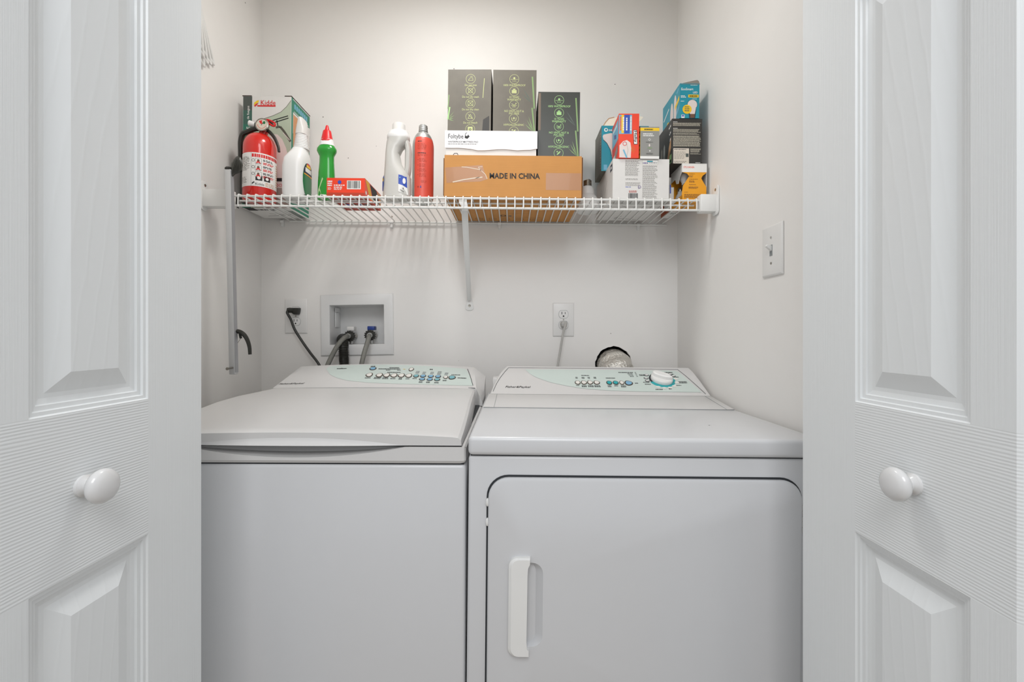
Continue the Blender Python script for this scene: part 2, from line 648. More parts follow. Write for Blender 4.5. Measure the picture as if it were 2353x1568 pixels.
rs = []
for u in [-1.07, -1.03] + [-1 + 2 * i / 40 for i in range(41)] + [1.03, 1.07]:
    au, sg = abs(u), (1 if u > 0 else -1)
    if au > 1:
        k = 1 if au > 1.05 else .55
        sec = []
        for v in (0, .15, .3, .5, .7, .9, 1.0):
            hw = .306 - .019 * v
            drop = .038 * k
            xo = hw + (.3255 - hw) * k
            zz = wsurf(.30, .498 + .142 * v) - drop * (1 - .25 * v)
            sec.append((sg * xo, .485 + .155 * v, max(.944, zz)))
        rs.append([(sg * (.306 + .0195 * k), .485, .9400)] + sec + [(sg * (.29 + .03 * k), .650, wsurf(.3, .64) - .012 - .03 * k), (sg * .325, .652, .9400)])
    else:
        sec = []
        for v in (0, .15, .3, .5, .7, .9, 1.0):
            hw = .306 - .019 * v
            y = .498 + .142 * v
            sec.append((u * hw, y, wsurf(u * hw, y)))
        rs.append([(u * .306, .498, .9400)] + sec + [(u * .285, .650, wsurf(u * .285, .64) - .008), (u * .306, .652, .9400)])
MB().rings(rs).build('console', APPLT, w, angle=40)

wh = lambda px, py: hit(MW, px, py, wsurf, 1.2, 1.6)


def on_surface(print_, hitfn, surf, name, parent, px, py, label=None, eps=.0003):
    """flat print laid out in metres around the surface point seen at (px, py)"""
    c = hitfn(px, py)
    sl = (surf(c.x, c.y + .01) - surf(c.x, c.y - .01)) / .02
    V = Vector((0, 1, sl)).normalized()
    U = Vector((1, 0, (surf(c.x + .01, c.y) - surf(c.x - .01, c.y)) / .02)).normalized()
    return print_.build(name, plane_fn(c, U, V, U.cross(V)), parent, eps, label)


# pale green fascia: dense outline so that it lies on the curved face
def drape(pxs, hitfn, surf, name, m, parent, off, thick=0, label=None, cols=None):
    """strip between two px polylines (upper, lower), draped on surf"""
    up, lo = pxs
    vs, fs = [], []
    n = len(up)
    rows = 5
    for a, b in zip(up, lo):
        for j in range(rows):
            t = j / (rows - 1)
            p = hitfn(a[0] + (b[0] - a[0]) * t, a[1] + (b[1] - a[1]) * t)
            p.z = surf(p.x, p.y) + off
            vs.append(tuple(p))
    for i in range(n - 1):
        for j in range(rows - 1):
            fs.append((i * rows + j, i * rows + j + 1, (i + 1) * rows + j + 1, (i + 1) * rows + j))
    return MB().add(vs, fs).build(name, m, parent, label=label)


def interp(tab, x):
    for (a, b), (c, d) in zip(tab[:-1], tab[1:]):
        if a <= x <= c:
            return b + (d - b) * (x - a) / (c - a)
    return tab[-1][1] if x > tab[-1][0] else tab[0][1]


upper = [(749.5, 848), (752, 842.8), (770, 841.3), (810, 839.6), (860, 838.6), (910, 839), (960, 840.6), (1010, 843.6), (1050, 846.5), (1074, 848.8), (1087, 887)]
lower = [(749.5, 848.2), (753, 856), (760, 863), (775, 869.5), (800, 875.5), (850, 880.3), (920, 883), (1000, 885), (1060, 886.5), (1087, 887.2)]
N_ = 40
xs_ = [749.5 + (1087 - 749.5) * i / N_ for i in range(N_ + 1)]
drape(([(x, interp(upper, x)) for x in xs_], [(x, interp(lower, x)) for x in xs_]), wh, wsurf, 'fascia', TINT, w, .0006, label='pale green control fascia')


def button(hitfn, surf, parent, px, py, wpx, hpx, m, s, kind=0):
    c = hitfn(px, py)
    sl = (surf(c.x, c.y + .01) - surf(c.x, c.y - .01)) / .02
    V = Vector((0, 1, sl)).normalized()
    U = Vector((1, 0, 0))
    N = U.cross(V)
    rx = wpx / 2 / s
    # metres along V covered by hpx pixels
    c2 = hitfn(px, py - hpx / 2)
    ry = (c2 - c).length
    def egg(k, sgn=kind):
        out = []
        for i in range(20):
            a = 2 * PI * i / 20
            x, y = math.cos(a), math.sin(a)
            y *= 1 - .22 * x * sgn
            out.append((x * rx * k, y * ry * k))
        return out
    fn = lambda u, v, h: c + U * u + V * v + N * h
    m_ = MB()
    m_.rings([[fn(u, v, 0.0002) for u, v in egg(1.0)], [fn(u, v, .0016) for u, v in egg(1.0)]], 0)
    o = m_.build('button', BROWNRING, parent, smooth=False)
    b = MB()
    b.rings([[fn(u, v, .0010) for u, v in egg(.74)], [fn(u, v, .0026) for u, v in egg(.74)], [fn(u, v, .0031) for u, v in egg(.60)]], 0)
    b.build('button_cap', m, o)


for (px, py, ww, hh, m, k) in [(857.2, 848.1, 16, 7, BTNB, 0), (848.4, 862.7, 16, 9, BTNW, -1), (871.5, 863.3, 16, 9, BTNW, -1), (888.2, 863.5, 16, 9, BTNW, -1), (905.1, 863.9, 16, 9, BTNW, -1), (922.1, 864.1, 16, 9, BTNW, -1), (939, 864.5, 16, 9, BTNW, -1),
                               (956.3, 865.1, 13.5, 7, BTNT, 0), (972.3, 865.2, 14, 6.5, BTNB, 0), (989.9, 865.8, 14, 6.5, BTNB, 0), (1006.6, 866.3, 14, 6.5, BTNB, 0),
                               (970, 872.4, 14, 6.5, BTNB, 0), (987.5, 873, 14, 6.5, BTNB, 0), (1004.5, 873.4, 14, 6.5, BTNT, 0), (1023.8, 868, 11.5, 7, BTNW, -1), (1039, 868.6, 17, 9, BTNT, 1), (945.4, 849.9, 12, 8, BTNW, 1)]:
    button(wh, wsurf, w, px, py, ww, hh, m, 720, k)
wp = Print()
for (px, py, ww, hh, n) in [(857.5, 843, 11, 3, 1), (895, 848.8, 50, 2.6, 1), (892, 851.5, 10, 2, 1), (917, 851.7, 8, 2, 1), (907, 846, 24, 2.4, 1), (906, 856.8, 32, 2.4, 1), (845, 869.5, 13, 2.4, 1), (868, 869.8, 17, 4, 2), (886, 870.3, 15, 4, 2), (903, 871, 12, 2.4, 1), (920, 871.5, 8, 4, 2), (937, 871.6, 10, 2.4, 1), (953, 870.8, 10, 2.4, 1),
                            (967, 879, 9, 3.4, 2), (984, 879.5, 9, 3.4, 2), (1003, 880.3, 10, 3.4, 2), (1022, 875.3, 9, 3, 2), (1048, 862.5, 22, 2.2, 1), (1062, 869.8, 21, 2.8, 1), (960, 856.5, 9, 6, 3), (975, 858, 8, 6, 3), (993, 858, 8, 6, 3), (1010, 858, 9, 8, 4), (1026, 860, 8, 6, 3), (991, 850, 7, 3, 1), (786, 848, 23, 2.4, 1)]:
    c = wh(px, py)
    pr = Print()
    a, b = wh(px - ww / 2, py), wh(px + ww / 2, py)
    hgt = (wh(px, py - hh / 2) - c).length * 2
    pr.para(-(b - a).length / 2, (b - a).length / 2, -hgt / 2, hgt / 2, n, GREYLINE if px > 955 and n > 2 else INK, fill=.6, ragged=.1, word=.005)
    on_surface(pr, wh, wsurf, 'printed_text', w, px, py, eps=.0012)
pr = Print().rect(-.004, .004, -.001, .001, YEL)
on_surface(pr, wh, wsurf, 'indicator_mark', w, 929, 849.6, eps=.0014)
pr = Print().line([(-.0005, -.004), (.0028, .002), (.0042, .0052)], .0012, INK)
on_surface(pr, wh, wsurf, 'printed_tick', w, 782, 848, eps=.0012)
pr = Print().text('Fisher&Paykel', 0, -.003, .0125, INK, 'c', bold=.012, shear=.35, sx=1.08)
on_surface(pr, wh, wsurf, 'lettering', w, 669.5, 882.6, eps=.0008)
# dark side line of the fascia and the crack at its foot
a = [wh(1074.5, 849), wh(1079, 861), wh(1083.5, 875), wh(1086.5, 886.5)]
MB().tube([p + Vector((0, 0, .0008)) for p in a], .0009, 6).build('fascia_edge', DARKGAP, w)
a = [wh(1076, 891.8), wh(1085, 892.6), wh(1092, 893.4)]
MB().tube([p + Vector((0, 0, .0006)) for p in a], [.0004, .0010, .0014], 6).build('lid_gap', DARKGAP, w)
Print().line([(-.346 + .005, .7455), (-.341 + .003, .7395), (-.337, .7315)], .0009, TXTD).build('scratch', plane_fn((.07 + .002, 0, 0), (1, 0, 0), (0, 0, 1), (0, -1, 0)), w)

# ------------------------------------------------------------------ dryer
DY = .856
dr = empty('clothes_dryer', (.2447, DY, 0), 'white front-loading clothes dryer with round dial, right of the washer', 'clothes dryer', rot=(0, .010, 0))
MD = dr.matrix_world.copy()
MB().box(-.336, .336, 0, .65, .03, .9185).build('cabinet', APPL, dr, bevel=.006, seg=3)
for x in (-.29, .29):
    for y in (.05, .6):
        MB().lathe([(.02, 0), (.022, .01), (.012, .014), (.012, .032)], 12, (x, y)).build('foot', BLK, dr)
MB().box(-.332, .332, .003, .64, .9175, .9205).build('seam', DARKGAP, dr, smooth=False)
MB().box(-.3365, .3365, -.008, .648, .9205, .9560).build('top_panel', APPL, dr, bevel=.0085, seg=4)
# slightly raised dished field of the top
# strip below the console + panel
DL = lambda v: (-.325 + .006 * v)
def dsurf(x, y):
    if y < .482:
        return .9575 + (y - .332) / .15 * .0150
    return .9725 + (y - .482) / .131 * .0725


def bar(xl0, xr0, y0, z0, xl1, xr1, y1, z1, zb, nm, m, bev):
    vs = [(xl0, y0, zb), (xr0, y0, zb), (xr0, y0, z0), (xl0, y0, z0), (xl1, y1, zb), (xr1, y1, zb), (xr1, y1, z1), (xl1, y1, z1)]
    return MB().add(vs, [(0, 1, 2, 3), (4, 7, 6, 5), (0, 4, 5, 1), (3, 2, 6, 7), (0, 3, 7, 4), (1, 5, 6, 2)]).build(nm, m, dr, bevel=bev)


bar(-.3305, .3305, .332, .9575, -.3230, .3345, .4808, .9723, .950, 'console_foot', APPLT, .0012)
for x, dx in ((-.3015, .003), (.309, .006)):
    a = [(x, .3325, .9577), (x + dx, .480, .9727)]
    MB().tube(a, .0005, 6).build('seam', GREYLINE, dr)
MB().tube([(-.329, .3312, .9572), (-.3, .3312, .9568), (.3, .3312, .9568), (.329, .3312, .9572)], .0007, 6).build('seam', GREYLINE, dr)
MB().tube([(-.322, .4815, .9716), (.334, .4815, .9716)], .0007, 6).build('seam', GREYLINE, dr)
# console housing: rounded top corners
rs = []
steps = [0, .1, .25, .4, .55, .7, .82, .9, .96, 1.0]
def cx_l(v): return -.320 + .030 * v + .015 * v ** 4
def cx_r(v): return .336 - .008 * v - .006 * v ** 6
secs = []
for v in steps:
    y = .483 + .130 * v
    z = .9725 + .0725 * v
    l, r = cx_l(v), cx_r(v)
    secs.append((l, r, y, z))
pts_rings = []
for l, r, y, z in secs:
    ring = [(l - .002, y + .006, z - .012), (l, y + .001, z - .003), (l + .004, y, z)] + [(l + .004 + (r - l - .008) * i / 10, y, z) for i in range(1, 10)] + [(r - .004, y, z), (r, y + .001, z - .003), (r + .001, y + .006, z - .012), (r, y + .04, .95), (l, y + .04, .95)]
    pts_rings.append(ring)
l, r, y, z = secs[-1]
for dy, dz in ((.004, .0008), (.010, -.002), (.016, -.010)):
    pts_rings.append([(x, min(.648, yy + dy), max(.95, zz + dz)) for x, yy, zz in pts_rings[len(steps) - 1]])
MB().rings(pts_rings).build('console', APPLT, dr, angle=35)
MB().box(-.3165, .3165, .565, .650, .9505, 1.012).build('rear_housing', APPLT, dr, bevel=.006)

dh = lambda px, py: hit(MD, px, py, dsurf, 1.32, 1.55)
up = [(1207, 849.3), (1300, 850), (1400, 850.8), (1556, 852.5), (1612, 902)]
lo = [(1207, 849.5), (1213, 856), (1222, 863), (1240, 871), (1265, 879.5), (1300, 887), (1340, 893.5), (1400, 898.3), (1470, 900.5), (1612, 902.2)]
xs_ = [1207 + (1612 - 1207) * i / N_ for i in range(N_ + 1)]
drape(([(x, interp(up, x)) for x in xs_], [(x, interp(lo, x)) for x in xs_]), dh, dsurf, 'fascia', TINT, dr, .0005, label='pale green control fascia')
for path, rr in (([(1168.5, 845.8), (1160, 855), (1149, 869), (1140, 884), (1133, 900)], .0006), ([(1168.5, 845.8), (1300, 846.6), (1450, 848.4), (1557, 850)], .0005), ([(1557, 850), (1575, 864), (1600, 886), (1621.5, 906)], .0006)):
    MB().tube([dh(*p) + Vector((0, 0, .0005)) for p in path], rr, 6).build('fascia_edge', DARKGAP, dr)
for (px, py, ww, hh, m, k) in [(1327.4, 880.3, 13, 9, BTNW, 0), (1342, 880.3, 13.4, 9, BTNW, 1), (1356.1, 880.1, 13.4, 9, BTNW, 1), (1371.3, 880.3, 14.5, 9, BTNW, 1), (1399.8, 880.7, 13.4, 9, TEAL, 0), (1414.7, 880.7, 13.4, 9, TEAL, 0), (1428.5, 880.7, 11, 9, BTNW, 0), (1444.8, 881.4, 19, 10.5, BTNB, 1)]:
    button(dh, dsurf, dr, px, py, ww, hh, m, 735, k)
for (px, py, ww, hh, n) in [(1345, 863.8, 19, 2.4, 1), (1325, 869, 5, 4, 2), (1340, 869, 7, 4, 2), (1353, 869, 5, 4, 2), (1367, 869, 6, 4, 2), (1328, 886.8, 8, 2, 1), (1343, 888.5, 12, 4.5, 2), (1358, 888.5, 13, 4.5, 2), (1373, 888.5, 14, 4.5, 2), (1403, 869.8, 22, 2.4, 1), (1401, 888.5, 9, 4.5, 2), (1416, 887.6, 9, 2.4, 1), (1433, 888.8, 12, 4.8, 2), (1463, 881.6, 8, 2.6, 1),
                            (1438, 857, 34, 2.4, 1), (1448, 860, 12, 2, 1), (1450, 863, 11, 2, 1), (1452, 866, 9, 2, 1), (1478, 863, 18, 4, 2), (1536, 857, 20, 2.6, 1), (1544, 861, 8, 2.4, 1), (1553, 867.5, 14, 2, 1), (1570, 879.5, 20, 5, 2), (1560, 886.5, 12, 2, 1), (1485, 879.5, 14, 2.2, 1), (1489, 884, 14, 2.2, 1), (1515, 895.8, 17, 2.6, 1), (1540, 894.5, 6, 2.6, 1)]:
    c = dh(px, py)
    pr = Print()
    a, b = dh(px - ww / 2, py), dh(px + ww / 2, py)
    hgt = (dh(px, py - hh / 2) - c).length * 2
    pr.para(-(b - a).length / 2, (b - a).length / 2, -hgt / 2, hgt / 2, n, INK, fill=.6, ragged=.1, word=.005)
    on_surface(pr, dh, dsurf, 'printed_text', dr, px, py, eps=.0011)
for px, py in ((1459.8, 857), (1461, 860), (1462.4, 863), (1464, 866)):
    on_surface(Print().rect(-.0022, .0022, -.0011, .0011, GREYK), dh, dsurf, 'indicator', dr, px, py, eps=.0012)
pr = Print().text('Fisher&Paykel', 0, -.003, .0128, INK, 'c', bold=.015, shear=.3, sx=1.05)
on_surface(pr, dh, dsurf, 'lettering', dr, 1190, 890.3, eps=.0008)
# dial
c = dh(1520, 873)
sl = .0725 / .131
V = Vector((0, 1, sl)).normalized()
U = Vector((1, 0, 0))
Nn = U.cross(V)
dfn = lambda u, v, h: c + U * u + V * v + Nn * h
pr = Print()
def sector(a0, a1, r0, r1, m, n=14):
    vs = []
    for i in range(n + 1):
        a = math.radians(a0 + (a1 - a0) * i / n)
        vs += [(r0 * math.cos(a), r0 * math.sin(a)), (r1 * math.cos(a), r1 * math.sin(a))]
    pr._add(vs, [(2 * i, 2 * i + 1, 2 * i + 3, 2 * i + 2) for i in range(n)], m)
sector(-160, 12, .020, .0415, TEAL)
sector(12, 200, .020, .0385, DARKGAP)
pr.layer(2)
for a in (-118, -95, -72, -50, -20, 5):
    r = .0455
    pr.disc(r * math.cos(math.radians(a)), r * math.sin(math.radians(a)), .0072, BTNW, 12, .0048)
for a in (172, 150, 190, 40, 25):
    r = .047
    pr.disc(r * math.cos(math.radians(a)), r * math.sin(math.radians(a)), .0075, DARKGAP, 12, .0055)
    pr.layer(3).disc(r * math.cos(math.radians(a)), r * math.sin(math.radians(a)), .0055, PLATE, 12, .0034).layer(2)
pr.build('dial_markings', dfn, dr, .0006)
ang = math.radians(-32)
def krot(x, y): return (x * math.cos(ang) - y * math.sin(ang), x * math.sin(ang) + y * math.cos(ang))
m_ = MB()
rings = []
for k, h in ((1, .001), (1, .008), (.96, .011), (.90, .0125)):
    ring = []
    for i in range(40):
        a = 2 * PI * i / 40
        x, y = .0335 * k * math.cos(a), .0300 * k * math.sin(a)
        ring.append(dfn(*krot(x, y), h))
    rings.append(ring)
m_.rings(rings)
m_.build('dial', PLAST, dr)
m_ = MB()
rings = []
for k, h in ((1, .010), (1.0, .015), (.93, .021), (.80, .0235)):
    ring = []
    for i in range(40):
        a = 2 * PI * i / 40
        x = .0325 * k * math.cos(a)
        y = .0120 * (k ** 2) * math.sin(a) * (1.15 - .25 * math.cos(a))
        ring.append(dfn(*krot(x, y), h))
    rings.append(ring)
m_.rings(rings)
m_.build('dial_grip', PLAST, dr)
# dryer door with scooped pull
x0, x1, z1, z0 = -.2975, .2908, .8795, .30
outer = rrect(x0, x1, z0, z1, .038, 8)
fr = lambda u, v, h: Vector((u, -h, v))
MB().prism(rrect(x0 - .0035, x1 + .0035, z0 - .0035, z1 + .0035, .041, 8), fr, -.002, .0015).build('door_gap_shade', DARKGAP, dr, smooth=False)  # dark backing standing in for the shaded gap around the door
SF = F / (DY - .012)
lx = lambda px, py: (MD.inverted() @ P(px, py, DY - .012)).x
lz = lambda px, py: (MD.inverted() @ P(px, py, DY - .012)).z
door = empty('door', (0, 0, 0), None, None)
door.parent = dr
hx0, hx1, hz0, hz1 = lx(1190, 1400), lx(1247, 1400), lz(1220, 1487), lz(1220, 1294)
poc = rrect(hx0, hx1, hz0, hz1, .020, 6)
bm = bmesh.new()
def loop(pts, h, sh=0):
    return [bm.verts.new(fr(u, v, h)) for u, v in pts]
def bridge(a, b):
    for i in range(len(a)):
        j = (i + 1) % len(a)
        bm.faces.new((a[i], a[j], b[j], b[i]))
Ld = [loop(outer, .002), loop(outer, .0075), loop(rrect(x0 + .002, x1 - .002, z0 + .002, z1 - .002, .037, 8), .0105), loop(rrect(x0 + .006, x1 - .006, z0 + .006, z1 - .006, .034, 8), .012)]
for a, b in zip(Ld[:-1], Ld[1:]):
    bridge(a, b)
h0 = loop(poc, .012)
h1 = loop([(hx0 + (u - hx0) * .97, (hz0 + hz1) / 2 + (v - (hz0 + hz1) / 2) * .99) for u, v in poc], .0105)
h2 = loop([(hx0 + (u - hx0) * .72, (hz0 + hz1) / 2 + (v - (hz0 + hz1) / 2) * .97) for u, v in poc], .0025)
bridge(h0, h1)
bridge(h1, h2)
bm.faces.new(h2)
es = []
for lp in (Ld[-1], h0):
    for i in range(len(lp)):
        e = bm.edges.get((lp[i], lp[(i + 1) % len(lp)]))
        es.append(e)
bmesh.ops.triangle_fill(bm, edges=es, use_beauty=True)
bmesh.ops.recalc_face_normals(bm, faces=bm.faces)
me = bpy.data.meshes.new('door_panel')
bm.to_mesh(me)
bm.free()
me.materials.append(APPL)
for p in me.polygons:
    p.use_smooth = True
me.set_sharp_from_angle(angle=math.radians(25))
o = bpy.data.objects.new('door_panel', me)
COL.objects.link(o)
o.parent = door
# pull: a flat bowed bar with rounded left corners
bx0, bx1, bz0, bz1 = lx(1168, 1400), lx(1212, 1400), lz(1190, 1504), lz(1190, 1279)
r_ = .016
barp = [(bx1 + .004, bz1), (bx0 + r_, bz1)] + [(bx0 + r_ - r_ * math.sin(a), bz1 - r_ + r_ * math.cos(a)) for a in [PI / 2 * i / 6 for i in range(1, 6)]] + [(bx0, bz1 - r_), (bx0, bz0 + r_)] + [(bx0 + r_ - r_ * math.cos(a), bz0 + r_ - r_ * math.sin(a)) for a in [PI / 2 * i / 6 for i in range(1, 6)]] + [(bx0 + r_, bz0), (bx1 + .003, bz0), (bx1 + .003, bz0 + .010), (bx1 - .001, bz0 + .014), (bx1 - .002, bz0 + .03), (bx1 - .001, bz1 - .03), (bx1, bz1 - .016), (bx1 + .004, bz1 - .008)]
MB().rings([[fr(u, v, .0118) for u, v in barp], [fr(u, v, .019) for u, v in barp], [fr(bx1 - (bx1 - u) * .86, (bz0 + bz1) / 2 + (v - (bz0 + bz1) / 2) * .975, .0225) for u, v in barp]]).build('handle', PLAST, door, label='white plastic pull handle')
for py in (1153, 1198):
    zz = (MD.inverted() @ P(1122, py, DY)).z
    MB().rings([[fr(x0 - .0015 + .0035 * k * math.cos(2 * PI * i / 14), zz + .0075 * k * math.sin(2 * PI * i / 14), h) for i in range(14)] for k, h in ((1, .001), (1, .005), (.6, .0068))]).build('catch_bumper', PLAST, dr)
hz = [(MD.inverted() @ P(1842, py, DY)).z for py in (1160, 1222)]
for i in range(5):
    a = hz[1] + (hz[0] - hz[1]) * i / 5
    MB().lathe([(.0042, a + .0008), (.0048, a + .0018), (.0048, a + .0098), (.0042, a + .0108)], 12, (x1 + .0048, -.0075)).build('hinge_knuckle', PLAST, dr)
Print().disc(0, 0, .0018, GREYK, 10).build('wear_mark', plane_fn(((MD.inverted() @ P(1580, 981, 1.10)).x, (MD.inverted() @ P(1580, 981, 1.00)).y - .02, .9561), (1, 0, 0), (0, 1, 0), (0, 0, 1)), dr)

# ------------------------------------------------------------------ wire shelf
RT = .0102
def deck(X): return CZ + .4085 - RT * X
sh = empty('wire_shelf', (0, 0, CZ + .4085), 'white vinyl-coated wire shelf spanning the closet above the machines', 'shelf', rot=(0, RT, 0))
XA, XB_ = -.832, .556
YF_, YK = 1.333, 1.629
RW = .0021
def rod(y, z, r, nm='rod', a=XA, b=XB_):
    MB().tube([(a, y, z), (b, y, z)], r, 10).build(nm, WIRE, sh)
rod(YF_, -2 * RW - .0032, .0032)
rod(YF_ - .001, -.036, .0034)
rod(1.383, -2 * RW - .003, .0028)
rod(YK, -2 * RW - .003, .003, a=-.80)
first = None
X = (1005.1 - CX) / 780
while X - .0254 > -.812:
    X -= .0254
k = 0
while X < XB_ - .012:
    if first is None:
        pts = [(0, YK + .003, -RW), (0, 1.5, -RW), (0, YF_ + .004, -RW), (0, YF_ - .0022, -.0030), (0, YF_ - .0052, -.007), (0, YF_ - .0054, -.0385)]
        first = MB().tube(pts, RW, 6).build('wire', WIRE, sh)
        first.location = (X, 0, 0)
    else:
        o = first.copy()
        COL.objects.link(o)
        o.location = (X, 0, 0)
    X += .0254
    k += 1
# end brackets
def end_bracket(px0, px1, sgn, xw):
    yf = 1.318
    b = MB()
    xa, xb = sorted((xw, XA - .001 + .012 if sgn < 0 else XB_ - .006))
    b.box(xa, xb, yf, 1.348, -.0425, .0085)
    o = b.build('end_bracket', PLAST, sh, bevel=.003)
    ear = rrect(yf - .012 if sgn > 0 else yf - .004, yf + .026, -.052, .034, .011, 5)
    t = .004 * -sgn
    MB().prism(ear, lambda u, v, h: Vector((xw + h, u, v)), 0, t).build('mounting_plate', PLAST, o, bevel=.001)
    yy = yf + .004 if sgn > 0 else yf + .012
    MB().rings([[(xw + t + hh, yy + r * math.cos(2 * PI * i / 14), .022 + r * math.sin(2 * PI * i / 14)) for i in range(14)] for r, hh in ((.0042, 0), (.0040, .001 * -sgn), (.001, .0016 * -sgn))]).build('screw', STEEL, o)
end_bracket(467, 525, -1, XL + .0008)
end_bracket(1605, 1655, 1, XR - .0008)
for px in (651, 901, 1148, 1466):
    xc = bx(px)
    m_ = MB()
    m_.box(xc - .0045, xc + .0045, YB - .006 - .003, YB - .0004, -.026, .000)
    m_.tube([(xc - .006, YK, -2 * RW - .003), (xc + .006, YK, -2 * RW - .003)], .0052, 10)
    o = m_.build('wall_clip', PLAST, sh, bevel=.001)
    MB().rings([[(xc + r * math.cos(2 * PI * i / 12), YB - (.0006 if px == 901 else .009) - h, (.016 if px == 901 else -.004) + r * math.sin(2 * PI * i / 12)) for i in range(12)] for r, h in ((.0026, 0), (.0024, .001), (.0006, .0014))]).build('screw', STEEL, o)
# loose screw above the second clip
# brace
br = empty('shelf_brace', (bx(1079), YB, bz(703)), 'white slanting support brace under the wire shelf, screwed to the back wall', 'shelf brace')
A = P(1067, 470, 1.345) - br.location
B = P(1078.5, 690, 1.622) - br.location
dirv = (B - A).normalized()
U = Vector((1, 0, 0))
U = (U - dirv * U.dot(dirv)).normalized()
Nb = U.cross(dirv).normalized()
if Nb.y > 0:
    Nb = -Nb
chan = [(-.0088, 0), (-.0088, .0035), (-.0070, .0035), (-.0070, .0014), (.0070, .0014), (.0070, .0035), (.0088, .0035), (.0088, 0)]
MB().rings([[A + U * (u * 1.12) + Nb * (h - .001) for u, h in chan], [B + U * (u * .85) + Nb * (h - .001) for u, h in chan]]).build('strut', ALUP if 0 else PLAST, br)
top = [P(x, y, 1.342) - br.location for x, y in ((1054, 458.5), (1072.5, 458.5), (1073, 466), (1075, 474), (1075.5, 485), (1061, 485), (1060, 474), (1054.5, 466))]
MB().rings([[p for p in top], [p + Vector((0, .002, 0)) for p in top]]).build('hook_plate', PLAST, br, bevel=.0004)
foot = [(u, v) for u, v in rrect(-.0155, .0155, -.017, .030, .011, 5)]
foot = [(u * (1 if v < .015 else .62), v) for u, v in foot]
MB().prism(foot, lambda u, v, h: Vector((u, -h - .0003, v)), 0, .003).build('wall_foot', PLAST, br, bevel=.001)
MB().rings([[(r * math.cos(2 * PI * i / 14), -.0034 - h, r * math.sin(2 * PI * i / 14)) for i in range(14)] for r, h in ((.0052, 0), (.0050, .001), (.0018, .0008), (.001, .0002))]).build('screw', STEEL, br)

# ------------------------------------------------------------------ outlets, cords, switch
def outlet(px, py, wpx, hpx, label, up=True):
    o = empty('wall_outlet', (bx(px), YB - .0004, bz(py)), label, 'wall outlet', 'duplex outlets on the back wall')
    w_, h_ = wpx / SB / 2, hpx / SB / 2
    rs = [[(x, -d, z) for x, z in ((-w_ + i, -h_ + i), (w_ - i, -h_ + i), (w_ - i, h_ - i), (-w_ + i, h_ - i))] for i, d in ((0, 0), (0, .002), (.003, .0045))]
    MB().rings(rs).build('cover_plate', PLATE, o, bevel=.0005, seg=1)
    for s_ in (-1, 1):
        cz = s_ * .0195
        prof = []
        for i in range(28):
            a = 2 * PI * i / 28
            prof.append((max(-.0172, min(.0172, .0172 * math.cos(a) * 1.0)), cz + max(-.0140, min(.0140, .0172 * math.sin(a)))))
        fn = lambda u, v, h: Vector((u, -h, v))
        q = MB().prism([(u * 1.05, cz + (v - cz) * 1.06) for u, v in prof], fn, .0044, .0047).build('receptacle_gap', GREYLINE, o, smooth=False)
        r = MB().prism(prof, fn, .0042, .0056).build('receptacle', PLATE, o, bevel=.0003, seg=1)
        pr = Print()
        pr.rect(-.0068, -.0048, cz - .0005, cz + .0085, DARKG)
        pr.rect(.0048, .0066, cz + .0005, cz + .0078, DARKG)
        pr.disc(0, cz - .0068, .0026, DARKG, 12)
        pr.rect(-.0026, .0026, cz - .0090, cz - .0068, DARKG)
        pr.build('slots', plane_fn((0, -.0056, 0), (1, 0, 0), (0, 0, 1), (0, -1, 0)), r, .0003)
    MB().rings([[(r * math.cos(2 * PI * i / 12), -.0044 - h, r * math.sin(2 * PI * i / 12)) for i in range(12)] for r, h in ((.003, 0), (.0028, .0009), (.0005, .001))]).build('screw', STEEL, o)
    return o


o1 = outlet(681, 727, 51, 79, 'white wall outlet with the black cord plugged in, beside the supply box')
o2 = outlet(1294.5, 735, 48.5, 77, 'white wall outlet with the pale grey cord plugged in, above the dryer')

pc = empty('power_cord', (bx(686.5), YB - .02, bz(715)), 'black power cord with angled plug hanging down behind the washer', 'power cord')
L0 = pc.location
q = MB()
q.rings([[(x, -y_, z) for x, z in prof] for prof, y_ in (([(-.014, -.007), (-.006, -.015), (.008, -.013), (.0115, .004), (.0115, .0105), (-.014, .0105)], -.0125), ([(-.014, -.007), (-.006, -.013), (.006, -.012), (.0095, .004), (.0095, .0095), (-.014, .0095)], .010))])
q.build('plug', BLK, pc, bevel=.0015)
MB().rings([[(-.0125 - h * .6, .001 - .012 - h, -.001 + 0) for _ in range(1)] * 1 for h in (0,)] * 1) if 0 else None
MB().tube([(-.011, -.004, .001), (-.017, -.010, .001), (-.022, -.016, .0)], [.0085, .0095, .0090], 16).build('strain_relief', BLK, pc)
cp = [Vector((-.021, -.017, -.001)), Vector((-.0205, -.022, -.010))] + [P(x, y, Y) - L0 for x, y, Y in ((668.5, 735, 1.60), (677, 757, 1.60), (693, 783, 1.60), (712, 810, 1.595), (734, 840, 1.585), (750, 880, 1.58))]
MB().tube(catmull(cp, 5), .0046, 8).build('cord', BLK, pc)

wc = empty('power_cord', (bx(1294.5), YB - .02, bz(746)), 'pale grey power cord with round plug hanging down behind the dryer', 'power cord')
L0 = wc.location
GREYP = mat('grey_cord', 'b7b6b2', .45)
MB().rings([[(x * k, -y_, z * k) for x, z in ((-.0125, .003), (-.010, .0105), (.010, .0105), (.0125, .003), (.009, -.010), (0, -.0125), (-.009, -.010))] for k, y_ in ((1.0, -.0140), (1.0, .0), (.72, .010))]).build('plug', GREYP, wc, bevel=.001)
cp = [Vector((.002, -.006, .003)), Vector((.002, -.015, .001)), Vector((.001, -.019, -.008))] + [P(x, y, Y) - L0 for x, y, Y in ((1294, 766, 1.60), (1291, 784, 1.60), (1286.5, 812, 1.60), (1281.5, 842, 1.59), (1278, 880, 1.585))]
MB().tube(catmull(cp, 5), .0040, 8).build('cord', GREYP, wc)

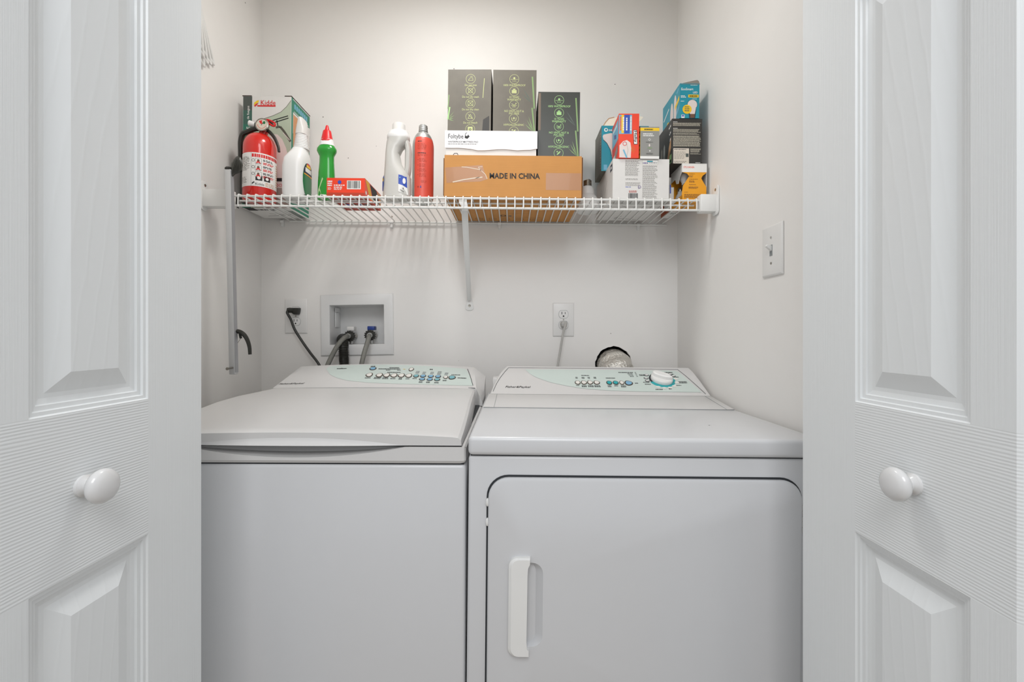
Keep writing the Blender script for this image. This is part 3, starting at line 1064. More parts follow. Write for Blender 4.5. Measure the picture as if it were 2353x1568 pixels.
sw = empty('light_switch', (XR - .0004, 1.036, CZ + .1935), 'white toggle light switch on the right-hand closet wall', 'light switch')
h_, w_ = .0585, .0400
MB().rings([[(-d, y, z) for y, z in ((-w_ + i, -h_ + i), (w_ - i, -h_ + i), (w_ - i, h_ - i), (-w_ + i, h_ - i))] for i, d in ((0, 0), (0, .0025), (.004, .0055))]).build('cover_plate', PLATE, sw, bevel=.0005, seg=1)
MB().box(-.0062, -.0050, -.0052, .0052, -.0125, .0125).build('toggle_slot', GREYLINE, sw, smooth=False)
MB().rings([[(x, y, z) for x, z in ((-.005, -.002), (-.005, .010), (-.016, .0135), (-.0185, .009))] for y in (-.0042, .0042)]).build('toggle', PLAST, sw, bevel=.0006)
for z in (.0295, -.0295):
    MB().rings([[(-.0054 - h, r * math.cos(2 * PI * i / 12), z + r * math.sin(2 * PI * i / 12)) for i in range(12)] for r, h in ((.003, 0), (.0028, .001), (.0004, .0011))]).build('screw', STEEL if z < 0 else ALU, sw)

# ------------------------------------------------------------------ laundry supply box in the wall
sb = empty('supply_box', (bx(821), YB - .0005, bz(747)), 'white recessed washer supply box with wide frame set in the back wall', 'supply box')
L0 = sb.location
SUPW = mat('supply_box_plastic', 'e6e6e5', .38)
outr = [(738.5, 818.5), (905.5, 815.5), (903.5, 674.5), (737, 678.5)]
innr = [(759.5, 793), (883.5, 790.5), (882.5, 700.5), (758.5, 702.5)]
q = lambda pts, y: [Vector((bx(a), y, bz(b))) - Vector((L0.x, L0.y, L0.z)) for a, b in pts]
mid_o = [(741, 816.3), (903, 813.3), (901, 676.7), (739.5, 680.7)]
mid_i = [(758.5, 794), (884.5, 791.5), (883.5, 699.5), (757.5, 701.5)]
MB().rings([q(outr, YB - .0005), q(outr, YB - .004), q(mid_o, YB - .0065), q(mid_i, YB - .0065), q(innr, YB - .004), q(innr, YB + .012), ], caps=False).build('frame', SUPW, sb, bevel=.0006, seg=1)
inb = [(761, 791.5), (882, 789), (881, 702), (760, 704)]
m_ = MB()
a, b_ = q(innr, YB + .010), q(inb, YB + .094)
b2 = [v * 1 for v in b_]
m_.rings([a, b2], caps=False)
m_.add(b2, [(0, 1, 2, 3)])
m_.build('recess', SUPW, sb, smooth=False, recalc=False)
for (z0p, z1p) in ((705, 716), (716, 752)):
    MB().box(bx(760.5) - L0.x + .001, bx(760.5) - L0.x + .0035, .055 - .02, .080, bz(z1p) - L0.z, bz(z0p) - L0.z - .0015).build('side_rib', SUPW, sb, bevel=.0008)


def gear(center, r, depth, parent, name, m, n=18):
    ring = []
    for i in range(n * 2):
        rr = r * (1.0 if i % 2 else .84)
        for t in (-.22, .22):
            a = 2 * PI * (i + t) / (n * 2)
            ring.append((rr * math.cos(a), rr * math.sin(a)))
    MB().rings([[(center[0] + u, center[1] + h, center[2] + v) for u, v in ring] for h in (0, depth)]).build(name, m, parent, smooth=False)


for nm, px, py, hm, lab in (('water_valve', 804, 772, WPRINT, 'pale handled hot water valve inside the supply box'), ('water_valve', 851, 771, BLUED, 'blue handled cold water valve inside the supply box')):
    v = empty(nm, P(px, py, 1.668), lab, 'water valve', 'valves in the supply box')
    MB().tube([(0, -.010, 0), (0, .056, 0)], .0095, 14).build('valve_body', STEEL, v)
    MB().tube([(0, .018, -.03), (0, .018, .012)], .007, 12).build('valve_stem', ALU, v)
    hb = MB()
    hb.box(-.013, .013, .004, .034, .0195, .034)
    hb.build('valve_handle', hm, v, bevel=.0022)
for i, (px, py, path, lab) in enumerate(((803, 773, [(803, 772.5, 1.655), (799, 773, 1.625), (791, 777, 1.60), (779, 790, 1.585), (768, 808, 1.58), (759, 826, 1.575), (750, 848, 1.57), (745, 880, 1.57)], 'grey braided water hose curving left from the hot valve'),
                                        (850, 771, [(850.5, 770.5, 1.655), (849, 771.5, 1.62), (847, 778, 1.598), (843, 792, 1.587), (837, 812, 1.58), (831, 838, 1.575), (828, 870, 1.57)], 'grey braided water hose hanging from the blue-handled valve'))):
    h = empty('water_hose', P(px, py, 1.645), lab, 'water hose', 'braided supply hoses')
    L0 = h.location
    gear((0, -.004, 0), .0205, .012, h, 'coupling_nut', BLK, 15)
    pts = catmull([P(*p) - L0 for p in path], 6)
    MB().tube(pts[2:], .0083, 12).build('braided_hose', BRAID, h)
    MB().tube(pts[1:7], .0096, 14).build('ferrule', ALU, h)
dhp = empty('drain_hose', P(789, 800, 1.61), 'black ribbed drain hose looping out of the supply box', 'drain hose')
L0 = dhp.location
pts = catmull([P(*p) - L0 for p in ((786, 803, 1.71), (785, 783, 1.700), (786, 779, 1.665), (788, 780, 1.637), (789, 796, 1.605), (790, 820, 1.604), (791, 842, 1.60), (792, 890, 1.597))], 26)
MB().tube(pts, [.0178 if i % 4 < 2 else .0148 for i in range(len(pts))], 16).build('ribbed_hose', BLK, dhp, angle=20)

# ------------------------------------------------------------------ dryer vent duct
vd = empty('vent_duct', (VC[0], YB, VC[1]), 'crumpled silver foil vent duct leaving the back wall behind the dryer', 'vent duct')
pts = catmull([(.002, .10, -.004), (.002, .03, -.004), (.001, -.012, -.006), (.001, -.040, -.022), (.001, -.056, -.055), (.001, -.060, -.10), (.001, -.060, -.16)], 9)
rr = []
random.seed(3)
m_ = MB()
rings = []
up = Vector((0, 0, 1))
for i, p in enumerate(pts):
    d = (pts[min(i + 1, len(pts) - 1)] - pts[max(i - 1, 0)]).normalized()
    a = Vector((1, 0, 0))
    b_ = a.cross(d).normalized()
    ring = []
    for j in range(64):
        t = 2 * PI * j / 64
        r = .0578 + .0036 * math.sin(i * 2 * PI / 7 + t * .5) + random.uniform(-.0009, .0009)
        if i < 12:
            r = min(r, .0600)
        ring.append(p + (a * math.cos(t) + b_ * math.sin(t)) * r)
    rings.append(ring)
m_.rings(rings, caps=False)
m_.build('foil_sleeve', FOIL, vd, angle=60)

# ------------------------------------------------------------------ clothes hangers at top left
tips = [(493, 153, 1.372), (486, 152, 1.352), (478, 150, 1.336), (469.5, 156, 1.325)]
for i, (px, py, Y) in enumerate(tips):
    tip = P(px, py, Y)
    ap = Vector((-.884 + .010 * i, 1.235 - .004 * i, 2.185 - .012 * i))
    near = Vector((-.884 + .012 * i, 1.06 - .01 * i, 2.13 - .03 * i))
    h = empty('clothes_hanger', ap, ['white plastic clothes hanger nearest the wall, longest of the bundle above the shelf', 'second white plastic clothes hanger from the wall in the hanging bundle', 'third white plastic clothes hanger from the wall in the hanging bundle', 'outermost white plastic clothes hanger of the bundle, half hidden by the door'][i], 'clothes hanger', 'clothes hangers on the left wall')
    t_, n_ = tip - ap, near - ap
    e1 = (Vector((0, 0, 0)) - t_).normalized()
    e2 = (n_ - t_).normalized()
    e3 = (Vector((0, 0, 0)) - n_).normalized()
    z_ = Vector((0, 0, 0))
    pts = catmull([t_.lerp(n_, .45), t_.lerp(n_, .2), t_ + e2 * .016, t_ + (e1 + e2) * .003, t_ + e1 * .016, t_.lerp(z_, .3), t_.lerp(z_, .6), t_.lerp(z_, .9), z_ + Vector((0, 0, .004)), n_.lerp(z_, .9), n_.lerp(z_, .6), n_.lerp(z_, .3), n_ + e3 * .016, n_ + (e3 - e2) * .003, n_ - e2 * .016, t_.lerp(n_, .8), t_.lerp(n_, .45)], 4)
    MB().tube(pts, .0036, 10).build('hanger_frame', PLAST, h)
    hk = [Vector((0, 0, 0)), Vector((0, 0, .035))] + [Vector((.0, -.016 * math.cos(a) + .016, .035 + .016 * math.sin(a) + .0)) for a in [PI * k / 6 for k in range(1, 8)]]
    MB().tube(hk, .0022, 8).build('hook', STEEL, h)
pg = empty('wall_peg', (XL + .0005, 1.24, 2.232), 'white wall peg holding the bundle of clothes hangers', 'wall peg')
MB().tube([(0, 0, 0), (.09, 0, .006)], .004, 10).build('peg', PLAST, pg)
MB().box(0, .006, -.02, .02, -.03, .03).build('base_plate', PLAST, pg, bevel=.002)

# ------------------------------------------------------------------ metal post with black lever, hung on the shelf's left end
po = empty('hanging_metal_post', P(526, 620, 1.296), 'slim pale metal post with curved black lever, hung at the left end of the shelf', 'metal post')
L0 = po.location
a, b_ = P(515.5, 388, 1.296) - L0, P(526, 861, 1.285) - L0
wv = Vector((.0165, 0, 0))
tp = [Vector((0, 0, 0)), wv, wv + Vector((.002, .014, 0)), Vector((0, .014, 0))]
MB().rings([[a + t for t in tp], [b_ + t * 1.0 for t in tp]]).build('square_tube', ALUP, po, bevel=.0018)
sd = [wv + Vector((.0004, .0015, -.004)), wv + Vector((.0012, .0015, -.004)), wv + Vector((.0030, .0125, -.004)), wv + Vector((.0022, .0125, -.004))]
MB().rings([[a + t for t in sd], [b_ + Vector((0, 0, .010)) + t for t in sd]]).build('dark_side_plate', mat('dark_side_grey', 'a0a0a3', .4, metal=.3), po)  # thin plate added to make the tube's right side darker
ct = a + wv * .5 + Vector((0, .007, 0))
MB().rings([[ct + Vector((x * .0085 * k, y * .0085 * k, z)) for x, y in ((-1, -1), (1, -1), (1, 1), (-1, 1))] for k, z in ((.9, -.002), (.95, .004), (.6, .008))]).build('end_cap', BLK, po, bevel=.002)
# lever near the foot
lev = catmull([P(*p) - L0 for p in ((538, 762, 1.300), (549, 762.5, 1.302), (560, 769, 1.302), (568, 781, 1.302), (573, 797, 1.302), (574.5, 815, 1.302))], 6)
MB().tube(lev, [.0088 - .0034 * i / len(lev) for i in range(len(lev))], 10, flat=.8).build('lever', BLK, po)
MB().tube([P(554, 777, 1.302) - L0, P(549, 784, 1.303) - L0, P(541, 796, 1.303) - L0], .0007, 6).build('lever_wire', STEEL, po)
MB().tube([P(551, 768, 1.302) - L0, P(553.5, 778, 1.302) - L0], .0034, 8).build('lever_stop', BLK, po)
MB().rings([[P(*p) - L0 for p in ((540.5, 806, 1.300), (543.5, 808, 1.300), (544.5, 848, 1.300), (541, 858, 1.300))], [P(*p) - L0 for p in ((540.5, 806, 1.309), (543.5, 808, 1.309), (544.5, 848, 1.309), (541, 858, 1.309))]]).build('guard_strip', BLK, po)
MB().tube([P(534, 845.5, 1.283) - L0, P(524, 847.5, 1.262) - L0, P(522, 848, 1.256) - L0], [.0030, .0030, .0042], 10).build('pull_pin', STEEL, po)
# ridged grip at the top, reaching over the shelf
gp = [(530, 388), (531, 376), (540, 362), (545, 359), (552, 361), (556, 369), (558, 380), (556, 391), (549, 398), (541, 401), (533, 408), (531, 410)]
gf = lambda x, y, Y: P(x, y, Y) - L0
MB().rings([[gf(x, y, 1.318) for x, y in gp], [gf(x, y, 1.304) for x, y in gp], [gf(541 + (x - 541) * .8, 383 + (y - 383) * .8, 1.300) for x, y in gp]]).build('ridged_grip', BLKR, po, label='ridged dark grey grip')
for i in range(6):
    t = i / 5
    MB().tube(catmull([gf(533.5 + 3.2 * i, 399 - 1.2 * i, 1.2995), gf(538 + 2.6 * i, 380, 1.298), gf(544 + 1.6 * i, 366 + 1.2 * i, 1.2995)], 4), .0011, 6).build('grip_ridge', BLKR, po)
MB().rings([[gf(x, y, Y) for x, y in ((530, 432), (537, 436), (543, 447), (547, 470), (549, 480), (543, 476), (538, 456), (531, 447))] for Y in (1.352, 1.360)]).build('hook_fin', BLK, po)
MB().tube([P(533, 440, 1.355) - L0, P(532, 420, 1.33) - L0, P(531, 404, 1.308) - L0], .0045, 8).build('hook_arm', BLK, po)

# ================================================================== things on the shelf
def item(name, X, Y, label, cat, group=None, rz=0, dz=0, lean=0):
    return empty(name, (X, Y, deck(X) + dz), label, cat, group, rot=(lean, RT, rz))


class Carton:
    """carton seen from the front; x0, x1 are its front edge pixels, s its front scale (px per metre)"""
    def __init__(c, name, x0, x1, s, h, d, label, dz=0, faces=None, mats=None, group=None, cat='carton', rz=0, lean=0, bev=.0014):
        c.s, c.x0, c.h, c.d, c.dz = s, x0, h, d, dz
        X0, X1 = (x0 - CX) / s, (x1 - CX) / s
        c.w = X1 - X0
        Y0 = F / s
        c.o = item(name, (X0 + X1) / 2, Y0 + d / 2, label, cat, group, rz, dz, lean)
        c.yb = HY - (c.o.location.z - CZ) * s
        w_ = c.w / 2
        c.body = MB().box(-w_, w_, -d / 2, d / 2, .0003, h, faces=faces or (0,) * 6).build('body', mats, c.o, bevel=bev)
        c.front = plane_fn((-w_, -d / 2, 0), (1, 0, 0), (0, 0, 1), (0, -1, 0))
        c.left = plane_fn((-w_, d / 2, 0), (0, -1, 0), (0, 0, 1), (-1, 0, 0))
        c.right = plane_fn((w_, -d / 2, 0), (0, 1, 0), (0, 0, 1), (1, 0, 0))
        c.under = plane_fn((-w_, d / 2, .0003), (1, 0, 0), (0, -1, 0), (0, 0, -1))

    def uv(c, px, py):
        return ((px - c.x0) / c.s, (c.yb - py) / c.s)

    def R(c, pr, x0, y0, x1, y1, m):
        a, b = c.uv(x0, y0), c.uv(x1, y1)
        return pr.rect(a[0], b[0], b[1], a[1], m)

    def T(c, pr, body, px, py, hpx, m, **k):
        u, v = c.uv(px, py)
        return pr.text(body, u, v, hpx / c.s / .7, m, **k)

    def Pp(c, pr, x0, y0, x1, y1, n, m, **k):
        a, b = c.uv(x0, y0), c.uv(x1, y1)
        return pr.para(a[0], b[0], b[1], a[1], n, m, **k)

    def L(c, pr, pts, wpx, m):
        return pr.line([c.uv(*p) for p in pts], wpx / c.s, m)

    def G(c, pr, pts, m):
        return pr.poly([c.uv(*p) for p in pts], m)

# --- extinguisher carton
c = Carton('extinguisher_carton', 556, 667, 701, .366, .135, 'tall white and green carton with a red logo, standing behind the fire extinguisher', faces=(1, 0, 0, 0, 0, 0), mats=[WCARD, WPRINT])
pr = Print()
for i in range(8):
    t = i / 7
    col = GREYK if i < 1 else (mat('grey_green_%s' % 'abcdefgh'[i], '%02x%02x%02x' % (int(77 - 46 * min(1, t * 2.6)), int(84 + 41 * min(1, t * 2.6)), int(80 + 19 * min(1, t * 2.6))), .45))
    c.R(pr, 556.5, 222 + 32 * i, 577, 222 + 32 * (i + 1), col)
curve = [(594, 279), (606, 272.5), (625, 266), (643, 257.5), (656, 245), (666.5, 230)]
c.G(pr, [(577.5, 291)] + curve + [(666.5, 478), (577.5, 478)], GREYGR)
pr.layer(2)
c.L(pr, curve, 1.2, TXTD)
# printed extinguisher picture
body = [(614, 470), (614, 330), (616, 312), (624, 308), (636, 309), (647, 320), (656, 340), (661, 360), (662, 478), (614, 478)]
c.G(pr, body, PINK)
pr.layer(3)
c.R(pr, 614, 409, 662, 417, INK)
c.R(pr, 614, 432, 662, 478, mat('warm_grey_print', 'a89a92', .5))
c.T(pr, 'COCINA', 627, 429, 6.5, REDP, sx=.9, bold=.01)
for p0, p1 in (((624, 277), (660, 266)), ((624, 283), (661, 271)), ((634, 276), (637, 290))):
    c.L(pr, [p0, p1], 2.2, INK)
c.L(pr, catmull([(632, 293, 0), (642, 290, 0), (652, 303, 0), (666, 325, 0)], 4) and [(632, 293), (642, 291), (652, 303), (666, 325)], 5, mat('print_olive_grey', '57544a', .5))
pr.layer(4)
c.L(pr, [(649, 305), (664, 322)], 1.6, PINK)
c.T(pr, 'Kidde', 596, 241.5, 11.2, REDP, bold=.012, sx=.93)
c.R(pr, 589, 242, 631, 245.2, REDP)
c.G(pr, [(581, 243), (582, 236), (588, 232), (592.5, 230.5), (592, 235), (586, 239)], YEL)
c.G(pr, [(581.5, 243.5), (586, 239.5), (592, 236.5), (589, 241), (584, 246)], REDP)
u, v = c.uv(572.5, 297)
pr.text('E', u, v, .016, WPRINT, rot=PI / 2, bold=.02)
u, v = c.uv(570.5, 275)
pr.text('de fuegos', u, v, .0105, WPRINT, rot=PI / 2, bold=.02, sx=1.1)
pr.build('front_print', c.front, c.o)
pr = Print()
d, h = c.d, c.h
pr.rect(.001, .012, .001, h - .001, GREENK)
pr.rect(.012, d - .001, h - .045, h - .004, GREENK)
pr.rect(.012, d - .001, .001, h - .115, GREENK).layer(2)
pr.rect(.018, d - .01, h - .042, h - .04, WPRINT)
for i in range(7):
    pr.rect(.02 + i * .014, .03 + i * .014, h - .03, h - .014, LBLUE)
pr.rect(.014, d - .03, h - .185, h - .052, mat('print_tan', 'cf9465', .5))
pr.layer(3)
for i in range(5):
    pr.poly([(.03 + .012 * i, h - .165), (.042 + .012 * i, h - .16), (.040 + .013 * i, h - .13 + .006 * i), (.032 + .012 * i, h - .135)], mat('print_brown', '6d4a35', .5))
pr.disc(.05, h - .085, .010, GREYK, 10, .016)
pr.build('side_print', c.right, c.o)
pr = Print()
pr.rect(.004, c.w - .004, .004, .10, WPRINT).rect(.12, c.w - .004, .004, .10, GREENK).layer(2).line([(.03, .03), (.12, .05)], .003, INK).line([(.05, .06), (.10, .055)], .0022, INK).para(.02, .12, .10, .12, 1, INK)
pr.rect(.004, .035, .10, .134, INK)
pr.build('base_print', c.under, c.o)
# torn dark top edge
c2 = MB()
c2.box(-c.w / 2 - .002, -c.w / 2 + .028, -c.d / 2 - .0005, c.d / 2, c.h - .0005, c.h + .0022)
c2.box(c.w / 2 - .022, c.w / 2 + .001, -c.d / 2 - .0005, c.d / 2 + .001, c.h - .0005, c.h + .0022)
c2.build('top_flap', mat('brown_black_edge', '3a2a22', .7), c.o)

# --- fire extinguisher
fe = item('fire_extinguisher', (595.5 - CX) / 727, 1.432, 'red fire extinguisher with white instruction label at the left end of the shelf', 'fire extinguisher')
R0 = .0475
prof = [(.040, .0003), (.0455, .003), (R0, .008), (R0, .170)]
for i in range(1, 9):
    a = PI / 2 * i / 8
    prof.append((.014 + (R0 - .014) * math.cos(a), .170 + .046 * math.sin(a)))
prof += [(.010, .2165)]
MB().lathe(prof, 48).build('cylinder', RED, fe)
z0, z1 = .040, .143
pr = Print(seg=.004)
pr.rect(-.066, .108, z0, z1, WPRINT).layer(2)
pr.rect(0, .0006, z0, z1, GREYLINE)
pr.para(-.048, -.003, z0 + .048, z1 - .012, 16, TXTD, fill=.4, word=.02)
pr.para(-.040, -.012, z0 + .01, z0 + .03, 5, TXTD, fill=.4, word=.02)
u = .002
while u < .084:
    w_ = random.uniform(.004, .008)
    pr.rect(u, u + w_ * .78, z1 - .014, z1 - .004, REDP)
    u += w_
for i in range(3):
    zc = z1 - .026 - .0205 * i
    pr.ring(.0062, zc + .002, .0045, .0009, INK)
    pr.rect(.012, .029, zc - .008, zc + .0085, INK).layer(3).rect(.0128, .0282, zc - .0072, zc + .0077, WPRINT).layer(4)
    pr.poly([(.014, zc - .007), (.027, zc - .007), (.024, zc - .001), (.017, zc)], REDP).disc(.0205, zc + .002, .0035, mat('print_brown', '6d4a35'), 10).layer(2)
    pr.para(.033, .068, zc + .001, zc + .008, 2, INK, fill=.6, word=.014)
    pr.para(.033, .072, zc - .009, zc - .001, 2, REDP, fill=.6, word=.012)
for i in (0, 1):
    pr.rect(.013 + i * .023, .0315 + i * .023, z0 + .018, z0 + .0335, INK).layer(3).disc(.022 + i * .023, z0 + .026, .0048, WPRINT, 8).layer(2)
pr.poly([(.003, z0 + .004), (.003, z0 + .010), (.009, z0 + .014), (.011, z0 + .011), (.006, z0 + .008)], INK)
pr.text('Kidde', .012, z0 + .0035, .0105, GREYK, bold=.01)
pr.para(.040, .075, z0 + .002, z0 + .015, 3, KRAFT, fill=.4, word=.01)
pr.para(.080, .100, z0 + .01, z1 - .02, 10, KRAFT, fill=.5, word=.02)
pr.build('instruction_label', cyl_fn(R0), fe, .0003, label='white instruction label')
# valve head, gauge, horn, levers, pin
zt = .228
DXV = .0145
vh = lambda pts: [(x + DXV, y, z) for x, y, z in pts]
MB().tube([(.004, 0, .208), (.010, 0, .219), (DXV, 0, .232)], .0125, 16).build('neck', RED, fe)
MB().lathe([(.014, zt - .002), (.015, zt), (.012, zt + .003), (.012, zt + .022), (.009, zt + .025)], 16, (DXV, 0)).build('valve_body', BLK, fe)
MB().tube(vh([(-.006, -.004, zt + .014), (-.020, -.006, zt + .015), (-.026, -.007, zt + .0155)]), [.010, .0095, .009], 14).build('nozzle_socket', BLK, fe)
MB().tube(vh([(-.022, -.006, zt + .0155), (-.043, -.010, zt + .0205), (-.045, -.0105, zt + .0208)]), [.0075, .0092, .0078], 16).build('nozzle', PLAST, fe, label='white plastic nozzle')
gc = Vector((.004 + DXV, -.020, zt + .010))
gd = Vector((.05, -1, .05)).normalized()
ga = gd.cross(Vector((0, 0, 1))).normalized()
gb = ga.cross(gd)
gfn = lambda r, t, h: gc + (ga * math.cos(t) + gb * math.sin(t)) * r + gd * h
g = MB().rings([[gfn(r, 2 * PI * i / 28, h) for i in range(28)] for r, h in ((.012, -.010), (.0185, -.006), (.0205, 0), (.0205, .005), (.0180, .0062), (.0178, .0045))]).build('gauge', STEEL, fe)
pr = Print()
pr.disc(0, 0, .0172, mat('gauge_face', 'd9cfbf', .4), 24).layer(2)
pr.poly([(-.004, .002), (-.009, .011), (.001, .0135), (0, .008), (.003, .002)], REDP).disc(.007, .006, .004, GREEND, 8, .005).line([(-.002, -.003), (.004, .006)], .0015, INK)
for i in range(9):
    t = math.radians(190 + 18 * i)
    pr.disc(.0125 * math.cos(t), .0125 * math.sin(t), .0013, REDP, 6)
pr.build('gauge_dial', lambda u, v, h: gc - ga * u * -1 * (-1 if (gd.cross(Vector((0, 0, 1)))).x > 0 else 1) * -1 + gb * v + gd * (.0046 + h), g, .0003)
MB().tube(catmull(vh([(-.020, .002, zt + .020), (-.012, .0, zt + .031), (.004, 0, zt + .034), (.018, -.002, zt + .028), (.028, -.004, zt + .018)]), 5), .0045, 8, flat=.7).build('upper_lever', BLK, fe)
MB().tube(catmull(vh([(.004, -.006, zt + .004), (.020, -.008, zt - .006), (.037, -.010, zt - .026), (.049, -.012, zt - .052), (.0525, -.0125, zt - .070)]), 6), [.0058 - .0018 * i / 24 for i in range(25)], 10, flat=1).build('carry_handle', BLK, fe, label='long curved black handle')
MB().tube(catmull(vh([(.014, -.014, zt + .031), (.028, -.015, zt + .026), (.040, -.016, zt + .018), (.039, -.016, zt + .010), (.030, -.016, zt + .012), (.019, -.015, zt + .020)]), 5), .0030, 8, closed=True).build('safety_pin', REDP, fe, label='red safety pin ring')
# mounting strap on its left
sp = catmull([(.010, -.012, zt + .004), (-.010, -.013, zt + .001), (-.032, -.012, zt - .007), (-.0500, -.008, zt - .014), (-.0575, -.006, .190), (-.0580, -.004, .15), (-.0600, -.004, .10)], 6)
MB().tube(sp, .0076, 8, flat=1).build('strap', BLK, fe, label='black plastic mounting strap')
MB().box(-.060, -.0500, -.006, .030, .002, .110).build('wall_bracket', BLK, fe, bevel=.002)

# --- spray bottle
s_ = 745
sb_ = item('spray_bottle', (680 - CX) / s_, 1.402, 'white spray bottle with translucent trigger head and a green side label', 'spray bottle')
secs = [(.0003, .030, .040), (.004, .0335, .044), (.03, .0345, .0455), (.10, .0345, .0455), (.122, .0335, .044), (.138, .029, .037), (.150, .0235, .028), (.160, .0215, .022)]
MB().rings([super_ring(z, a, b, 3.2 if z < .13 else 2.4, .010 * max(0, (z - .11) / .05), 0) for z, a, b in secs]).build('bottle_body', BWHITE, sb_)
prof = []
for i in range(9):
    prof += [(.0235 - .0008 * i, .158 + .0052 * i), (.0222 - .0008 * i, .1602 + .0052 * i), (.0235 - .0008 * (i + .5), .1626 + .0052 * i)]
MB().lathe(prof, 24, (.0125, 0)).build('collar', BWHITE, sb_)
HEADM = mat('spray_head_translucent', 'e8e6e2', .3, trans=.15)
MB().rings([super_ring(z, a, b, 3, cx, cy) for z, a, b, cx, cy in ((.204, .0160, .017, .0125, 0), (.222, .0150, .019, .0125, .003), (.238, .0105, .022, .0115, .007), (.252, .0075, .024, .0115, .009), (.256, .006, .022, .0115, .010))]).build('spray_head', HEADM, sb_)
MB().tube(catmull([(.012, .020, .235), (.012, .036, .225), (.012, .040, .20), (.012, .036, .178)], 4), .005, 8).build('trigger', HEADM, sb_)
pr = Print(seg=.004)
oval = lambda k: [(.000 + .030 * k * math.copysign(abs(math.cos(t)) ** .8, math.cos(t)), .062 + .054 * k * math.copysign(abs(math.sin(t)) ** .8, math.sin(t))) for t in [2 * PI * i / 28 for i in range(28)]]
for i in range(20):
    a_, b2_ = -.030 + .003 * i, -.027 + .003 * i
    hh_ = lambda q: .054 * (max(0, 1 - abs(q / .0303) ** 2.4)) ** .45
    pr._add([(a_, .062 - hh_(a_)), (b2_, .062 - hh_(b2_)), (b2_, .062 + hh_(b2_)), (a_, .062 + hh_(a_))], [(0, 1, 2, 3)], GREEND)
    if min(hh_(a_), hh_(b2_)) > .018:
        pr.layer(2)._add([(a_, .080), (b2_, .080), (b2_, .062 + hh_(b2_) * .97), (a_, .062 + hh_(a_) * .97)], [(0, 1, 2, 3)], mat('print_navy', '1e2440', .5)).layer(1)
pr.layer(3)
pr.rect(-.014, .014, .100, .108, YEL).rect(-.011, .011, .108, .113, REDP).rect(-.020, .020, .085, .098, WPRINT).rect(-.026, .028, .0755, .079, ORNG)
for i in range(9):
    pr.line([(-.026 + .003 * (i % 2), .012 + .007 * i), (.027, .020 + .0055 * i)], .0016, mat('print_deep_green', '0d3a24', .5))
pr.build('side_label', lambda u, v, h: Vector((.0345 * max(.05, 1 - abs(u / .0455) ** 3.2) ** (1 / 3.2) + .0003 + h, u, v)), sb_, .0003, label='green and navy side label')

# --- green dish soap bottle
s_ = 744
gb_ = item('dish_soap_bottle', (750 - CX) / s_, 1.398, 'green dish soap bottle with a red pointed cap', 'soap bottle')
zb_ = lambda py: (457.5 - py) / s_
hw = lambda px: px / s_
MB().rings([super_ring(z, a, a * .72, 2.2) for z, a in ((.0003, hw(17)), (.004, hw(19.5)), (zb_(420), hw(19)), (zb_(395), hw(18)), (zb_(370), hw(16.2)), (zb_(356), hw(16)), (zb_(350), hw(19)), (zb_(344), hw(21.8)), (zb_(339), hw(21.5)), (zb_(333), hw(17.6)), (zb_(330), hw(16)))]).build('bottle_body', GREENL, gb_)
MB().rings([super_ring(z, a, a * .78, 2.1) for z, a in ((zb_(332.5), hw(17.2)), (zb_(328), hw(15.5)), (zb_(318), hw(14)))]).build('neck_band', BWHITE, gb_)
MB().rings([super_ring(z, a, a * .85, 2) for z, a in ((zb_(323), hw(14)), (zb_(319), hw(14)), (zb_(318.6), hw(13.2)), (zb_(298), hw(9)), (zb_(296.5), hw(8)))]).build('cap', REDP, gb_, label='red flip cap')
MB().lathe([(hw(5.6), zb_(297)), (hw(3.4), zb_(287)), (hw(2.2), zb_(284.4)), (hw(.8), zb_(284))], 16).build('spout', REDP, gb_)
lf = lambda u, v, h: Vector((u, -(.0180 + h) * math.sqrt(max(.05, 1 - (u / .0275) ** 2)) - .0008, v))
pr = Print(seg=.004)
pr.poly([(-.022, .006), (-.006, .006), (-.014, .035), (-.003, .062), (-.006, .066), (-.020, .030)], mat('print_pale_green', 'b9dba0', .4)).layer(2)
pr.rect(-.012, .001, .002, .014, WPRINT).layer(3).disc(-.006, .008, .0042, GREEND, 10)
pr.layer(1).rect(-.009, .009, zb_(345) , zb_(341), GREEND) if 0 else None
pr.build('label', lf, gb_, .0006)

# --- small orange-red carton, lying at the shelf edge
c = Carton('orange_red_carton', 750.5, 838, 775, .052, .165, 'flat orange-red carton with a barcode lying near the shelf edge, right of the dish soap', faces=(1, 0, 0, 0, 0, 0), mats=[REDC, REDD], bev=.002)
pr = Print()
c.R(pr, 750.8, 443, 838, 450.5, REDD)
pr.layer(2)
c.R(pr, 797, 415, 829, 435, WPRINT)
a, b_ = c.uv(756, 417), c.uv(762, 436)
c.Pp(pr, 752.5, 415, 763, 429, 3, WPRINT, fill=.7, word=.006, ragged=.1)
c.Pp(pr, 753, 431, 762, 437, 3, WPRINT, fill=.5, word=.006)
u, v = c.uv(780, 419)
pr.disc(u, v, .0056, BLUE, 16)
c.Pp(pr, 767, 424, 792, 428, 1, WPRINT, fill=.6, word=.01, ragged=.05)
c.Pp(pr, 767, 428.5, 788, 437, 4, WPRINT, fill=.5, word=.01)
pr.layer(3)
u0, v0 = c.uv(799, 433)
u1, v1 = c.uv(827, 416)
pr.barcode(u0, u1, v0, v1, INK, 14)
pr.build('front_print', c.front, c.o)
pr = Print()
d = c.d
pr.poly([(.004, .050), (.040, .050), (.075, .006), (.045, .006)], YEL).poly([(.048, .050), (.115, .050), (.160, .004), (.085, .004)], INK).poly([(.120, .050), (.164, .050), (.164, .004)], KRAFT).layer(2)
for i in range(3):
    pr.line([(.006 + .012 * i, .050), (.046 + .011 * i, .008)], .002, ORAN)
pr.disc(.012, .012, .006, WPRINT, 10)
pr.build('side_print', c.right, c.o)
pr = Print()
